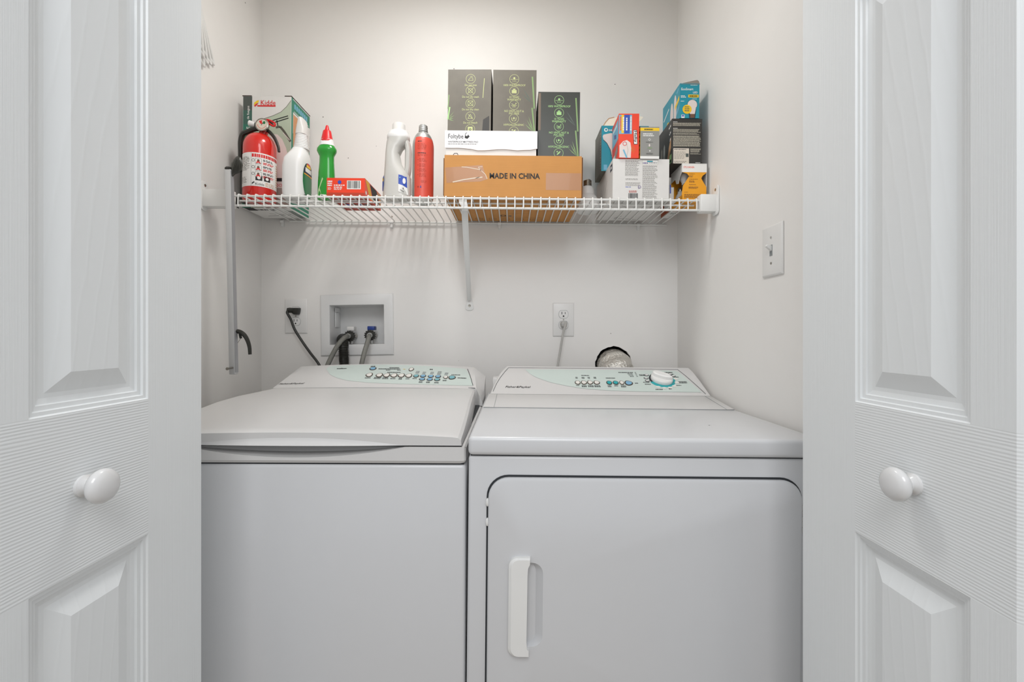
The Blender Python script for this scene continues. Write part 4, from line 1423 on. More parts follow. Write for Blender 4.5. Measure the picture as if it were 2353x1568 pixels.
for i, m in enumerate((BLUE, GREEND, BLUE, GREYK)):
    pr.disc(.03 + .02 * i, .06, .007, m, 12, .02, rot=.3)
pr.rect(.002, c.w - .002, .09, .12, WPRINT).rect(.002, c.w - .002, .035, .045, YEL)
pr.build('base_print', c.under, c.o)

# --- translucent detergent jug
s_ = 752
dj = item('detergent_jug', (911 - CX) / s_, 1.385, 'translucent white detergent jug with a hollow handle and blue label', 'detergent bottle')
zj = lambda py: (456.5 - py) / s_
def jr(py, xl, xr, e=2.8, dep=.030):
    return super_ring(zj(py), (xr - xl) / 2 / s_, dep, e, ((xl + xr) / 2 - 911) / s_, 0)
MB().rings([jr(456.2, 884, 940, dep=.027), jr(453, 880.5, 943.5), jr(430, 881, 944), jr(405, 882.5, 943), jr(398, 883, 938, 2.6), jr(388, 883.5, 930, 2.5, .029), jr(372, 884.5, 921, 2.4, .028), jr(352, 885.5, 917, 2.4, .027), jr(338, 886.5, 924, 2.4, .027), jr(328, 887, 936, 2.3, .027), jr(319, 888.5, 940, 2.1, .027), jr(314, 889.5, 940, 2.0, .027)]).build('jug_body', CLEARW, dj)
MB().tube(catmull([((932 - 911) / s_, 0, zj(322)), ((937 - 911) / s_, 0, zj(340)), ((937 - 911) / s_, 0, zj(362)), ((936.5 - 911) / s_, 0, zj(385)), ((932 - 911) / s_, 0, zj(410))], 5), .0100, 12, flat=1.6).build('handle', CLEARW, dj)
MB().lathe([(.0325, zj(320)), (.0345, zj(316)), (.0345, zj(309)), (.0320, zj(306)), (.0310, zj(303)), (.0300, zj(300)), (.02, zj(300))], 28, ((914 - 911) / s_, 0), sy=.8).build('collar', BWHITE, dj)
MB().lathe([(.0200, zj(302)), (.0190, zj(284)), (.0170, zj(281.5)), (.014, zj(281))], 24, ((914.5 - 911) / s_, 0)).build('cap', HEADM, dj)
pr = Print(seg=.004)
jf = lambda u, v, h: Vector((u, -(.0305 + h) * (1 - abs((u - .0015) / .0435) ** 2.8) ** (1 / 2.8) if abs((u - .0015) / .0435) < 1 else 0, v))
uj = lambda px: (px - 911) / s_
pr.poly([(uj(920.5), zj(405)), (uj(927), zj(406)), (uj(934), zj(409)), (uj(938), zj(409)), (uj(939), zj(434)), (uj(930), zj(429)), (uj(920.5), zj(426))], BLUE)
pr.poly([(uj(920.5), zj(426)), (uj(930), zj(429)), (uj(939), zj(434)), (uj(941), zj(449)), (uj(932), zj(447)), (uj(920.5), zj(443))], WPRINT)
pr.poly([(uj(881.8), zj(411)), (uj(886.5), zj(405)), (uj(886), zj(425)), (uj(883.5), zj(440)), (uj(881.4), zj(440))], BLUE).layer(2)
pr.disc(uj(933), zj(419), .0045, WPRINT, 10, .009).line([(uj(925), zj(439)), (uj(933), zj(444))], .0012, INK).disc(uj(931), zj(436), .0014, INK, 8, .0025).disc(uj(884), zj(415), .002, YEL, 8, .006).disc(uj(924), zj(412), .002, LBLUE, 8)
pr.build('label', jf, dj, .0009, label='blue and white label')

# --- aluminium bottle with red label
s_ = 733
ab = item('aluminium_bottle', (971 - CX) / s_, 1.418, 'brushed aluminium bottle with red-orange label and screw cap', 'bottle')
za = lambda py: (471 - py) / s_
r = .0331
prof = [(.020, .004), (.024, .0012), (.027, .0003), (.030, .003), (.032, .010), (r, .016), (r, za(345)), (r * .985, za(338)), (r * .94, za(331)), (r * .86, za(324)), (r * .74, za(317.5)), (r * .60, za(312.5)), (r * .44, za(309.5)), (.0115, za(308.5)), (.0115, za(306))]
def rprof(z):
    for (r0, z0_), (r1, z1_) in zip(prof[5:-1], prof[6:]):
        if z0_ <= z <= z1_:
            return r0 + (r1 - r0) * (z - z0_) / (z1_ - z0_)
    return r
MB().lathe(prof, 40).build('bottle_body', ALU, ab)
MB().lathe([(.0142, za(307.5)), (.0150, za(306)), (.0140, za(305)), (.0132, za(304)), (.0142, za(302)), (.0131, za(300)), (.0142, za(298)), (.0131, za(296.5)), (.0138, za(294.5)), (.0115, za(292)), (.003, za(291.6))], 28).build('screw_cap', ALU, ab)
pr = Print(seg=.003)
zs_ = [.012, za(360), za(345), za(338), za(331), za(326)]
for a_, b2_ in zip(zs_[:-1], zs_[1:]):
    pr.rect(-.0215, .056, a_, b2_, REDL)
pr.layer(2)
Q = .007
pr.para(-.017 + Q, -.004 + Q, za(338.5), za(336), 1, INK, fill=.8, word=.006, ragged=0)
pr.para(-.017 + Q, .014 + Q, za(356), za(341), 5, REDD, fill=.4, word=.010)
pr.para(-.017 + Q, .008 + Q, za(365), za(362.5), 1, INK, fill=.8, word=.004, ragged=0)
pr.para(-.017 + Q, .015 + Q, za(371), za(366), 2, REDD, fill=.4)
for k, y in enumerate((375, 387, 398, 409)):
    pr.para(-.012 + Q, .012 + Q, za(y + 9), za(y), 4, REDD, fill=.4, word=.01)
    pr.disc(-.0155 + Q, za(y + 4), .0010, INK, 6)
pr.para(-.006 + Q, .012 + Q, za(431), za(425), 3, REDD, fill=.3)
pr.ring(-.0145 + Q, za(440), .0024, .0008, INK).disc(-.0065 + Q, za(440.5), .0022, PURP, 10, .003).line([(-.0075 + Q, za(440)), (-.0065 + Q, za(436.5)), (-.0055 + Q, za(440))], .0008, PURP)
pr.build('label', lambda u, v, h: Vector(((rprof(v) + h) * math.sin(u / r), -(rprof(v) + h) * math.cos(u / r), v)), ab, .0003, label='red-orange wrap label')

# --- brown cardboard box
c = Carton('cardboard_box', 1020.5, 1336, 775, .1235, .285, 'long brown cardboard box printed MADE IN CHINA at the middle of the shelf', mats=[CARD], cat='box')
BROWN_H = .1235
pr = Print()
pr.layer(4)
c.T(pr, 'MADE IN CHINA', 1182, 410.5, 12.2, INK, align='c', bold=.06, sx=.895)
pr.layer(1)
c.R(pr, 1254, 397, 1335, 436, TAPE)
c.G(pr, [(1022, 387), (1108, 380), (1112, 395), (1120, 412), (1104, 418), (1026, 422)], TAPE)
pr.layer(2)
c.L(pr, [(1060, 385), (1072, 385.5), (1086, 388), (1103, 391)], 1.4, TAPEL)
c.L(pr, [(1103, 391), (1115, 402), (1119, 412)], 1.2, TAPEL)
c.L(pr, [(1040, 420), (1066, 414), (1092, 410), (1108, 408)], 2.2, TAPEL)
c.L(pr, [(1105, 393), (1098, 385), (1108, 384)], 1.0, TAPEL)
c.L(pr, [(1090, 412), (1106, 406)], 1.2, KRAFT)
pr.build('front_print', c.front, c.o)
pr = Print()
w_ = c.w
for i in range(5):
    x = .085 + .048 * i
    pr.ring(x, .030, .0135, .0013, INK, 18)
    pr.line([(x - .006, .030), (x + .006, .032)], .0022, INK)
pr.ring(w_ * .42, .075, .010, .004, INK)
pr.disc(w_ * .42 + .024, .072, .006, GREYK, 10)
pr.line([(.16, .055), (.30, .055)], .001, INK).line([(.19, .105), (.26, .105)], .001, INK)
for i in range(9):
    pr.poly([(.11 + .02 * i, .15), (.122 + .02 * i, .151), (.118 + .02 * i, .159), (.108 + .02 * i, .158)], INK)
pr.poly([(.27, .148), (.30, .148), (.30, .162), (.27, .162)], YEL)
pr.line([(.07, .14), (.34, .14)], .0008, REDD)
pr.build('base_print', c.under, c.o)
e = MB()
e.box(c.w / 2 + .0005, c.w / 2 + .004, -c.d / 2 + .004, -c.d / 2 + .05, .004, c.h - .002)
e.build('crumpled_edge', CARDD, c.o)
e = MB().box(-c.w / 2 - .0035, -c.w / 2 - .0005, -c.d / 2 + .004, -c.d / 2 + .06, .006, c.h - .008).build('side_flap', CARDD, c.o)
MB().box(-.001, .001, -c.d / 2 + .001, c.d / 2 - .001, -.0004, .0004) if 0 else None

# --- flat white lidded box
LOW_H = .0765
c = Carton('white_mattress_pad_box', 1024.5, 1232, 768, LOW_H - .0006, .255, 'flat white lidded box labelled waterproof mattress pad, on the brown cardboard box', dz=BROWN_H + .0006, mats=[WCARD], cat='box')
e = MB()
w2 = c.w / 2 + .003
nx = 14
lo_ = []
rs = []
for i in range(nx + 1):
    x = -w2 + 2 * w2 * i / nx
    zl = .0225 + .0022 * math.sin(i * .9) + (.002 if i in (0, nx) else 0) - .0028 * (abs(i - 8) < 4)
    rs.append([(x, -c.d / 2 - .0028, zl), (x, -c.d / 2 - .0028, LOW_H), (x, -c.d / 2 + .0, LOW_H + .0012), (x, c.d / 2, LOW_H + .0012), (x, c.d / 2, LOW_H - .004), (x, -c.d / 2 - .0008, LOW_H - .004), (x, -c.d / 2 - .0008, zl)])
e.rings(rs)
e.build('lid', mat('lid_white_card', 'e9e8ea', .4), c.o)
pr = Print()
c.T(pr, 'Foltybe', 1029, 320, 10.5, INK, bold=.012, sx=.80)
u, v = c.uv(1072, 314)
pr.poly([(u - .006, v - .006), (u + .002, v - .009), (u + .009, v - .002), (u + .005, v + .004), (u + .001, v - .001), (u - .003, v + .001)], INK).line([(u - .005, v - .006), (u - .003, v + .008), (u + .001, v + .009)], .0016, INK)
c.T(pr, 'WATERPROOF MATTRESS PAD', 1029.5, 329.8, 4.2, INK, bold=.02, sx=.835)
c.Pp(pr, 1029.5, 331.5, 1096, 334, 1, TXTD, word=.008, ragged=0)
pr.build('lid_print', plane_fn((-c.w / 2, -c.d / 2 - .0028, 0), (1, 0, 0), (0, 0, 1), (0, -1, 0)), c.o)
pr = Print()
c.L(pr, [(1045, 364), (1041, 358), (1044, 353.5), (1051, 353.5), (1053, 359)], 1.4, INK)
pr.build('base_print', c.front, c.o)

# --- three black bamboo cartons
def icons(pr, c, xc, rows, m, rpx=11):
    for y, lab, kind in rows:
        u, v = c.uv(xc, y)
        R_ = rpx / c.s
        pr.ring(u, v, R_, .0010, m, 22)
        k = R_ * .5
        if kind == 'iron':
            pr.line([(u - k, v - k * .6), (u + k, v - k * .6), (u + k * .8, v + k * .5), (u - k * .2, v + k * .5), (u - k, v - k * .6)], .0011, m).line([(u - .2 * k, v + k), (u + k * .8, v + k)], .0011, m)
        elif kind == 'x':
            pr.line([(u - k * 1.2, v - k * 1.2), (u + k * 1.2, v + k * 1.2)], .0012, m).line([(u - k * 1.2, v + k * 1.2), (u + k * 1.2, v - k * 1.2)], .0012, m).ring(u, v, k, .0010, m, 14)
        elif kind == 'sq':
            pr.line([(u - k, v - k), (u + k, v - k), (u + k, v + k), (u - k, v + k), (u - k, v - k), (u + k, v + k)], .0012, m).line([(u - k, v + k), (u + k, v - k)], .0012, m)
        elif kind == 'tri':
            pr.line([(u - k, v - k * .8), (u + k, v - k * .8), (u, v + k), (u - k, v - k * .8)], .0012, m).line([(u - k, v + k), (u + k, v - k)], .0012, m)
        elif kind == 'wash':
            pr.rect(u - k, u + k, v - k, v + k, m).layer(2).disc(u, v - k * .15, k * .5, BLACKC, 12).layer(3).disc(u, v - k * .15, k * .25, m, 8).layer(1)
        elif kind == 'drop':
            pr.disc(u, v + k * .4, k * .45, m, 10).line([(u - R_ * .8, v - k * .1), (u + R_ * .8, v - k * .1)], .0010, m)
            for q_ in (-.6, 0, .6):
                pr.line([(u + k * q_ - .001, v - k * .5), (u + k * q_ + .001, v - k * 1.1)], .0010, m)
        elif kind == 'shirt':
            pr.rect(u - k, u + k, v - k * .9, v + k * .4, m).poly([(u - k * .7, v + k * .5), (u + k * .7, v + k * .5), (u + k * .3, v + k), (u - k * .3, v + k)], m)
        elif kind == 'burst':
            for a in range(7):
                t = math.radians(150 + 40 * a)
                pr.line([(u, v), (u + k * 1.2 * math.cos(t), v + k * 1.2 * math.sin(t))], .0011, m)
            pr.disc(u + k * .8, v + k * .7, k * .25, m, 8)
        elif kind == 'hands':
            pr.line([(u - k, v + k * .5), (u - k * .8, v - k * .6), (u - k * .2, v - k)], .0016, m).line([(u + k, v + k * .5), (u + k * .8, v - k * .6), (u + k * .2, v - k)], .0016, m).disc(u, v + k * .2, k * .35, m, 8, k * .5)
        elif kind == 'leaf':
            pr.disc(u, v, k * 1.1, m, 10, k * .28, rot=.8).disc(u - k * .6, v + k * .6, k * .3, m, 8)
        for j, l in enumerate(lab):
            u2, v2 = c.uv(xc, y + rpx + 5.2 + 5.6 * j)
            pr.text(l, u2, v2, .0088, m, 'c', bold=.02, sx=.86)


def bamboo(pr, c, xr, yt, yb, m):
    for (x_a, ya, x_b, yb_, wpx) in ((xr - 9, yt, xr - 4, (yt + yb) / 2 + 10, 3.2), (xr - 9, (yt + yb) / 2 + 8, xr - 3, yb, 3.2)):
        c.L(pr, [(x_a, ya), (x_b, yb_)], wpx, m)
    for dx, dy in ((-16, -28), (-20, -18), (-12, -36)):
        u0, v0 = c.uv(xr - 5, yb)
        u1, v1 = c.uv(xr - 5 + dx, yb + dy)
        pr.poly([(u0, v0), ((u0 + u1) / 2 + .0012, (v0 + v1) / 2), (u1, v1), ((u0 + u1) / 2 - .0012, (v0 + v1) / 2 - .001)], m)
    for dx, dy in ((-22, -38), (-24, -24)):
        u0, v0 = c.uv(xr - 9, (yt + yb) / 2 - 2)
        u1, v1 = c.uv(xr - 9 + dx, (yt + yb) / 2 + dy)
        pr.poly([(u0, v0), ((u0 + u1) / 2 + .0012, (v0 + v1) / 2 + .001), (u1, v1), ((u0 + u1) / 2 - .0012, (v0 + v1) / 2 - .001)], BAMBF)


GRP = 'three black bamboo-print cartons'
zz = BROWN_H + LOW_H + .0020
c = Carton('black_bamboo_carton', 1029.5, 1129, 748, .2040, .17, 'scuffed black carton printed do not iron, left of the pair on the white box', dz=zz, mats=[DGREY], group=GRP, rz=-.02)
pr = Print()
icons(pr, c, 1081.5, [(181.5, ['Do not iron'], 'iron'), (208.5, ['Do not dry wash'], 'x'), (237.5, ['Do not dry clean'], 'sq'), (268, ['Do not bleach'], 'tri'), (297, [], 'wash')], LIME)
c.L(pr, [(1032, 218), (1029.5, 250)], 2, BAMB)
c.L(pr, [(1034, 246), (1029.8, 274)], 3, LIME2)
for dx, dy in ((14, -18), (15, -9), (13, -2), (14, 4)):
    u0, v0 = c.uv(1030, 274)
    u1, v1 = c.uv(1030 + dx, 274 + dy)
    pr.poly([(u0, v0 - .001), ((u0 + u1) / 2, (v0 + v1) / 2 + .0012), (u1, v1), ((u0 + u1) / 2, (v0 + v1) / 2 - .0012)], BAMB)
c.L(pr, [(1113, 180), (1110, 225)], 1.4, LIME)
c.G(pr, [(1111, 275), (1125, 266), (1125, 302), (1109, 302)], BLACKC)
pr.build('front_print', c.front, c.o)
c = Carton('black_bamboo_carton', 1132, 1231.5, 748, .2040, .17, 'scuffed black carton with bamboo stem, right of the pair on the white box', dz=zz, mats=[DGREY], group=GRP)
pr = Print()
rows = [(182, ['100% WATERPROOF'], 'drop'), (209.5, ['10 YEARS', 'WARRANTY'], 'shirt'), (241.5, ['NO VINYL-NUT &', 'PVC FREE'], 'burst'), (273, ['HYPOALLERGENIC'], 'hands'), (302, [], 'leaf')]
icons(pr, c, 1180.5, rows, LIME)
bamboo(pr, c, 1231, 176, 303, BAMB)
pr.build('front_print', c.front, c.o)
c = Carton('black_bamboo_carton', 1235.5, 1331.5, 760, .2035, .17, 'clean black carton with a bamboo stem standing directly on the brown cardboard box', dz=BROWN_H + .0008, mats=[DGREY2, mat('carton_side_brown', '7a6a5c', .6)], faces=(0, 0, 0, 0, 0, 0), group=GRP)
pr = Print()
icons(pr, c, 1283.5, [(230.5, ['100% WATERPROOF'], 'drop'), (259.5, ['10 YEARS', 'WARRANTY'], 'shirt'), (291, ['NO VINYL-NUT &', 'PVC FREE'], 'burst'), (323.5, ['HYPOALLERGENIC'], 'hands'), (352, [], 'leaf')], LIME2)
bamboo(pr, c, 1331, 225, 359, BAMB)
c.R(pr, 1236, 214.5, 1241.5, 300, MATS['carton_side_brown'])
pr.build('front_print', c.front, c.o)

# --- bare flood bulb standing on its face
bl = item('light_bulb', (1349.5 - CX) / 692, 1.505, 'bare white flood light bulb standing face down beside the cardboard box', 'light bulb')
MB().lathe([(.018, .0003), (.034, .0015), (.0425, .010), (.0435, .022), (.0400, .036), (.0300, .052), (.0235, .060), (.0215, .078), (.0165, .086)], 36).build('globe', GLOBE, bl)
prof = []
for i in range(5):
    prof += [(.0125, .086 + .0042 * i), (.0138, .0881 + .0042 * i)]
prof += [(.0120, .1075), (.0070, .111), (.0030, .1125)]
MB().lathe(prof, 24).build('screw_base', STEEL, bl)

# --- white carton with small print
WH = .1185
c = Carton('white_appliance_carton', 1407.5, 1537, 773, WH, .255, 'wide white carton covered in small print, supporting the cartons right of the bulb', mats=[WCARD], cat='carton')
wc_ = c
pr = Print()
c.Pp(pr, 1436, 368, 1470, 405, 16, TXTD, fill=.42, word=.006)
c.Pp(pr, 1437, 410, 1470, 414.5, 2, TXTD, fill=.4, word=.006)
c.Pp(pr, 1437, 419, 1473, 428, 4, TXTD, fill=.4, word=.006)
c.Pp(pr, 1437, 429, 1450, 431.5, 1, BLUE, word=.01)
c.Pp(pr, 1476, 380, 1511, 456, 34, TXTD, fill=.42, word=.006)
c.R(pr, 1475, 367.8, 1511, 378.3, TXTG)
pr.layer(2)
c.R(pr, 1475.5, 368.3, 1510.5, 377.8, WPRINT)
pr.layer(3)
c.R(pr, 1486, 369.5, 1499, 372.5, TEALC)
c.Pp(pr, 1476, 373, 1489, 377, 1, PURP, word=.006, ragged=0)
c.Pp(pr, 1491, 373.5, 1509, 375.6, 1, INK, word=.008, ragged=0)
u, v = c.uv(1469, 430)
pr.ring(u, v, .0045, .0012, PURP).line([(u, v), (u - .003, v - .006)], .001, PURP)
u0, v0 = c.uv(1444, 456)
u1, v1 = c.uv(1466, 444.5)
pr.barcode(u0, u1, v0, v1, INK, 16)
c.Pp(pr, 1445, 438, 1466, 443, 2, REDD, word=.006)
pr.build('front_print', c.front, c.o)
pr = Print()
d = c.d
pr.rect(d - .035, d - .008, WH - .030, WH - .010, mat('print_navy', '1e2440', .5))
pr.layer(2).rect(d - .028, d - .015, WH - .024, WH - .016, WPRINT).layer(1)
for i in range(9):
    pr.line([(.03 + .012 * i, .012), (.08 + .014 * i, .075 - .003 * i)], .0008, TXTG) if i % 3 else pr.line([(.03 + .012 * i, .012), (.09 + .014 * i, .08)], .0012, TXTD)
pr.build('side_print', c.left, c.o)
pr = Print()
pr.line([(.02, .20), (.06, .17)], .0018, INK).line([(.055, .03), (.135, .015)], .0018, INK).line([(.055, .03), (.075, .06)], .0018, INK)
pr.build('base_print', c.under, c.o)
pr = Print()
# --- teal bulb carton at the back left on top of it
TZ = WH + .0006
c = Carton('teal_bulb_carton', 1381.5, 1490, 718, .1455, .110, 'opened teal light bulb carton standing behind the red storage-bag carton', dz=TZ, mats=[TEALC, mat('carton_olive_grey', '6d6f66', .5), WCARD], faces=(1, 0, 0, 0, 1, 0), cat='carton')
pr = Print()
c.R(pr, 1466, 290.6, 1489.5, 294, INK)
pr.disc(*c.uv(1391.5, 299), .0062, WPRINT, 16).layer(2).disc(*c.uv(1391.8, 298.6), .0034, TEALC, 12).layer(1)
c.T(pr, 'oe', 1397.5, 301.5, 5.5, WPRINT, bold=.03)
c.G(pr, [(1384, 314), (1386, 310), (1400, 307), (1412, 306), (1412, 375), (1405, 360), (1402, 345), (1394, 330), (1386, 322)], PINK)
c.R(pr, 1387, 379, 1395, 391, LBLUE)
pr.layer(2)
c.L(pr, [(1386, 322), (1394, 330), (1402, 345), (1405, 360)], 1.2, INK)
pr.build('front_print', c.front, c.o)
pr = Print()
for i in range(4):
    pr.disc(.055, .03 + .028 * i, .014, TXTD, 12, .008)
pr.para(.09, .10, .01, .13, 14, TXTG, fill=.5)
pr.build('side_print', c.left, c.o)
INNER = mat('carton_inside', 'e2dccb', .6)
w_, h, d = c.w / 2, c.h, c.d / 2
fz = lambda x, y: ((x - c.x0) / c.s - w_, (c.yb - y) / c.s)
fl = [fz(*p) for p in ((1412, 291), (1412, 266), (1440, 261.5), (1468, 260), (1480, 263.5), (1474, 272), (1467, 278), (1466, 291))]
MB().prism(fl, lambda u, v, q_: Vector((u, -d + .006 + (v - h) * .25 + q_, v)), 0, .0012).build('top_flap', INNER, c.o, label='raised cream inner flap')
fl = [fz(*p) for p in ((1384.5, 290.5), (1391, 279), (1399, 269), (1412, 265.5), (1416, 291))]
MB().prism(fl, lambda u, v, q_: Vector((u, -d + .004 + (v - h) * .25 + q_, v)), 0, .0012).build('side_flap', INNER, c.o)
MB().tube([Vector((u, -d + .0035 + (v - h) * .25, v)) for u, v in fl[:4]], .0011, 6).build('torn_edge', KRAFT, c.o)

# --- storage bag carton (red)
c = Carton('storage_bag_carton', 1422, 1468.5, 776, .1315, .095, 'upright red and blue storage-bag carton leaning slightly on the white carton', dz=TZ, mats=[REDC], cat='carton', rz=-.02)
pr = Print()
c.R(pr, 1422.4, 264, 1452, 308, LBLUE)
pr.layer(2)
c.R(pr, 1428, 264, 1434, 306, YEL)
c.R(pr, 1434, 264, 1447, 307, BLUE)
pr.layer(3)
for x, m in ((1426, ORAN), (1432.5, WPRINT), (1440, WPRINT), (1449.5, WPRINT)):
    u0, v0 = c.uv(x - 1.6, 300)
    u1, v1 = c.uv(x + 1.6, 268)
    k = v0
    while k < v1 - .003:
        q_ = random.uniform(.003, .008)
        pr.rect(u0, u1, k, min(v1, k + q_ * .8), m)
        k += q_
c.G(pr, [(1455, 299), (1463.5, 299), (1465, 332), (1456.5, 332)], INK)
u, v = c.uv(1457.4, 301.8)
pr.layer(4)
c.G(pr, [(1455.9, 300), (1462.6, 300), (1464.1, 331), (1457.4, 331)], WPRINT)
pr.layer(5).text('Hefty', *c.uv(1457.3, 301.0), .0098, INK, rot=-PI / 2 + .045, bold=.05, sx=1.55).layer(2)
c.G(pr, [(1424, 362), (1424, 334), (1432, 325), (1441, 322), (1449, 328), (1451, 342), (1450, 363)], PINK)
for t in range(9):
    a = math.radians(-60 + 18 * t)
    u, v = c.uv(1451, 344)
    pr.line([(u, v), (u + .013 * math.cos(a), v + .013 * math.sin(a))], .0012, ORAN)
pr.layer(3).ring(*c.uv(1436, 330.5), .0062, .0016, REDP).layer(3)
c.L(pr, [(1433, 344), (1441, 363)], 3.5, LBLUE)
c.L(pr, [(1440, 328), (1443.5, 345), (1441, 360)], 1, TXTG)
pr.build('front_print', c.front, c.o)
pr = Print()
pr.rect(.002, .088, .060, .118, LBLUE).rect(.004, .06, .006, .030, PINK).layer(2)
pr.poly([(.03, .095), (.06, .085), (.06, .072), (.03, .082)], BLUED).poly([(.04, .035), (.08, .045), (.08, .025), (.05, .01)], GREYB).rect(.015, .07, .104, .112, WPRINT)
pr.build('side_print', c.left, c.o)

# --- grey and yellow bulb carton
c = Carton('grey_bulb_carton', 1471, 1514.5, 776, .0930, .085, 'small grey light bulb carton with a yellow top stripe, right of the red carton', dz=TZ, mats=[GREYB, YEL], faces=(0, 0, 0, 0, 1, 0), cat='carton')
pr = Print()
c.R(pr, 1471, 294, 1514.5, 301, YEL)
c.R(pr, 1471, 359, 1514.5, 365.2, WPRINT)
pr.layer(2)
c.Pp(pr, 1480, 296.2, 1500, 299, 1, INK, word=.004, ragged=0, fill=.9)
c.T(pr, 'SPACE HEAT', 1493, 310, 4, WPRINT, align='c', bold=.01) if 0 else c.Pp(pr, 1477, 306, 1504, 314, 2, WPRINT, word=.005, fill=.6)
u, v = c.uv(1492, 321)
pr.ring(u, v, .0042, .0012, WPRINT, 4).disc(*c.uv(1492, 334), .0022, PINK, 10, .0042).disc(*c.uv(1493, 347), .002, WPRINT, 8)
c.Pp(pr, 1484, 326, 1500, 328, 1, BLACKC, word=.004, ragged=0)
c.Pp(pr, 1488, 338.5, 1498, 342, 2, BAMB, word=.004, ragged=0)
c.Pp(pr, 1485, 352, 1502, 355, 2, BLACKC, word=.004)
pr.build('front_print', c.front, c.o)
pr = Print()
for i in range(6):
    pr.rect(.004, .080, .012 + .013 * i, .018 + .013 * i, INK)
pr.build('side_print', c.left, c.o)

# --- yellow bulb pack with cut-away windows at the right end
YH = .1155
yp = item('yellow_bulb_pack', (1595 - CX) / 760, F / 760 + .0475, 'yellow light bulb pack with cut-out sides, lowest of the stack at right wall', 'bulb pack')
w_, d_ = .0375, .0475
ybp = HY - (yp.location.z - CZ) * 760
fu = lambda px: (px - 1595) / 760
fv = lambda py: (ybp - py) / 760
front = [(1566.5, 465), (1566.5, 445), (1569, 427), (1578, 413), (1583, 405), (1578, 399), (1567, 396), (1566.5, 378), (1623, 378), (1623, 397), (1614, 404), (1611, 410), (1616, 419), (1623, 430), (1624, 465)]
fp = [(fu(a), fv(b_)) for a, b_ in front]
wtop = [(fu(a), fv(b_)) for a, b_ in ((1566.5, 396), (1566.5, 377.6), (1623.3, 377.6), (1623.3, 396))]
MB().prism(fp, lambda u, v, h: Vector((u, -d_ + h, v)), 0, .001).build('front_panel', ORNG, yp, smooth=False)
MB().prism(wtop, lambda u, v, h: Vector((u, -d_ + h, v)), -.0006, .0002).build('front_band', WPRINT, yp, smooth=False)
MB().box(-w_, w_, -d_, d_, YH - .0015, YH).build('top_panel', WPRINT, yp, smooth=False)
MB().box(-w_, w_, -d_, d_, .0003, .0015).build('bottom_panel', ORNG, yp, smooth=False)
MB().box(-w_, w_, d_ - .001, d_, .0015, YH - .0015).build('back_panel', ORNG, yp, smooth=False)
MB().box(w_ - .001, w_, -d_, d_, .0015, YH - .0015).build('side_panel', WCARD, yp, smooth=False)
sidep = [(d_, YH - .002), (-d_, YH - .002), (-d_, YH - .024), (-.028, YH - .036), (-.018, YH - .052), (.0, YH - .047), (.010, YH - .030), (d_, YH - .03)]
MB().prism(sidep, lambda u, v, h: Vector((-w_ + h, u, v)), 0, .001).build('side_panel', WPRINT, yp, smooth=False)
MB().box(-w_, -w_ + .001, -d_, d_, .0015, .020).build('side_panel', ORNG, yp, smooth=False)
for k, (x, y, z, a) in enumerate(((-.017, -.022, .0335, 0), (.018, -.022, .0335, 0), (-.017, .022, .0335, 0), (-.017, -.012, .078, 1), (.017, .015, .078, 1))):
    m_ = MB()
    prof = [(.002, -.030), (.014, -.026), (.018, -.014), (.0175, -.006), (.012, .008), (.0085, .014), (.0085, .020)] if not a else [(.0085, -.018), (.0085, -.012), (.012, -.006), (.0175, .006), (.018, .014), (.014, .026), (.002, .030)]
    m_.lathe([(r * .9, z + q_ * .9) for r, q_ in prof], 20, (x, y))
    m_.build('bulb', GLOBE, yp)
    q_ = -1 if a else 1
    MB().lathe([(.0075, z + q_ * .018), (.0080, z + q_ * .024), (.0060, z + q_ * .030)], 14, (x, y)).build('bulb_base', STEEL, yp)
pr = Print()
pr.text('SYLVANIA', fu(1569.5), fv(386.8), .0085, mat('print_red_orange', 'e8502a', .5), bold=.03, sx=.86)
for x0p, y0p, x1p, y1p, n in ((1583, 399, 1600, 401, 1), (1583, 403, 1592, 408, 2), (1583, 411, 1608, 413, 1), (1583, 415, 1597, 420, 3), (1583, 423.5, 1602, 425.5, 1), (1582, 429, 1606, 434, 3), (1572, 441, 1582, 442.5, 1), (1572, 446, 1616, 456, 5)):
    pr.para(fu(x0p), fu(x1p), fv(y1p), fv(y0p), n, mat('print_brown', '6d4a35'), fill=.45, word=.006)
pr.build('front_print', lambda u, v, h: Vector((u, -d_ - .0006 - h, v)), yp)

# --- black bulb carton on top of it
BH = .1355
c = Carton('black_bulb_carton', 1543.5, 1612.5, 759, BH, .125, 'black carton packed with white small print, standing on the yellow bulb pack', dz=YH + .0008, mats=[BLACKC], cat='carton')
pr = Print()
c.Pp(pr, 1545.5, 279.5, 1556, 281.5, 1, WPRINT, word=.004, ragged=0)
c.Pp(pr, 1545.5, 282, 1610, 290, 4, TXTG, fill=.55, word=.005, ragged=.1)
c.Pp(pr, 1546, 294, 1556, 296, 1, WPRINT, word=.004, ragged=0)
c.Pp(pr, 1546, 296.5, 1610, 305, 4, TXTG, fill=.55, word=.005, ragged=.15)
c.Pp(pr, 1546, 306, 1610, 310, 2, TXTG, fill=.55, word=.005, ragged=.2)
c.Pp(pr, 1546.5, 311.5, 1610.5, 337, 12, TXTG, fill=.6, word=.005, ragged=.08)
c.Pp(pr, 1586, 341, 1611, 350, 4, TXTG, fill=.55, word=.005)
c.Pp(pr, 1586, 351, 1611, 355, 2, TXTG, fill=.4, word=.005)
c.Pp(pr, 1598, 373, 1609, 375, 1, WPRINT, word=.004)
c.R(pr, 1547, 341, 1583, 376, mat('label_cream', 'd8cfc2', .5))
pr.layer(2)
c.Pp(pr, 1549, 342.5, 1580, 345, 1, INK, word=.006)
c.Pp(pr, 1549, 348, 1576, 366, 6, TXTD, fill=.3, word=.008)
c.R(pr, 1575.5, 353, 1582, 361, GREYK)
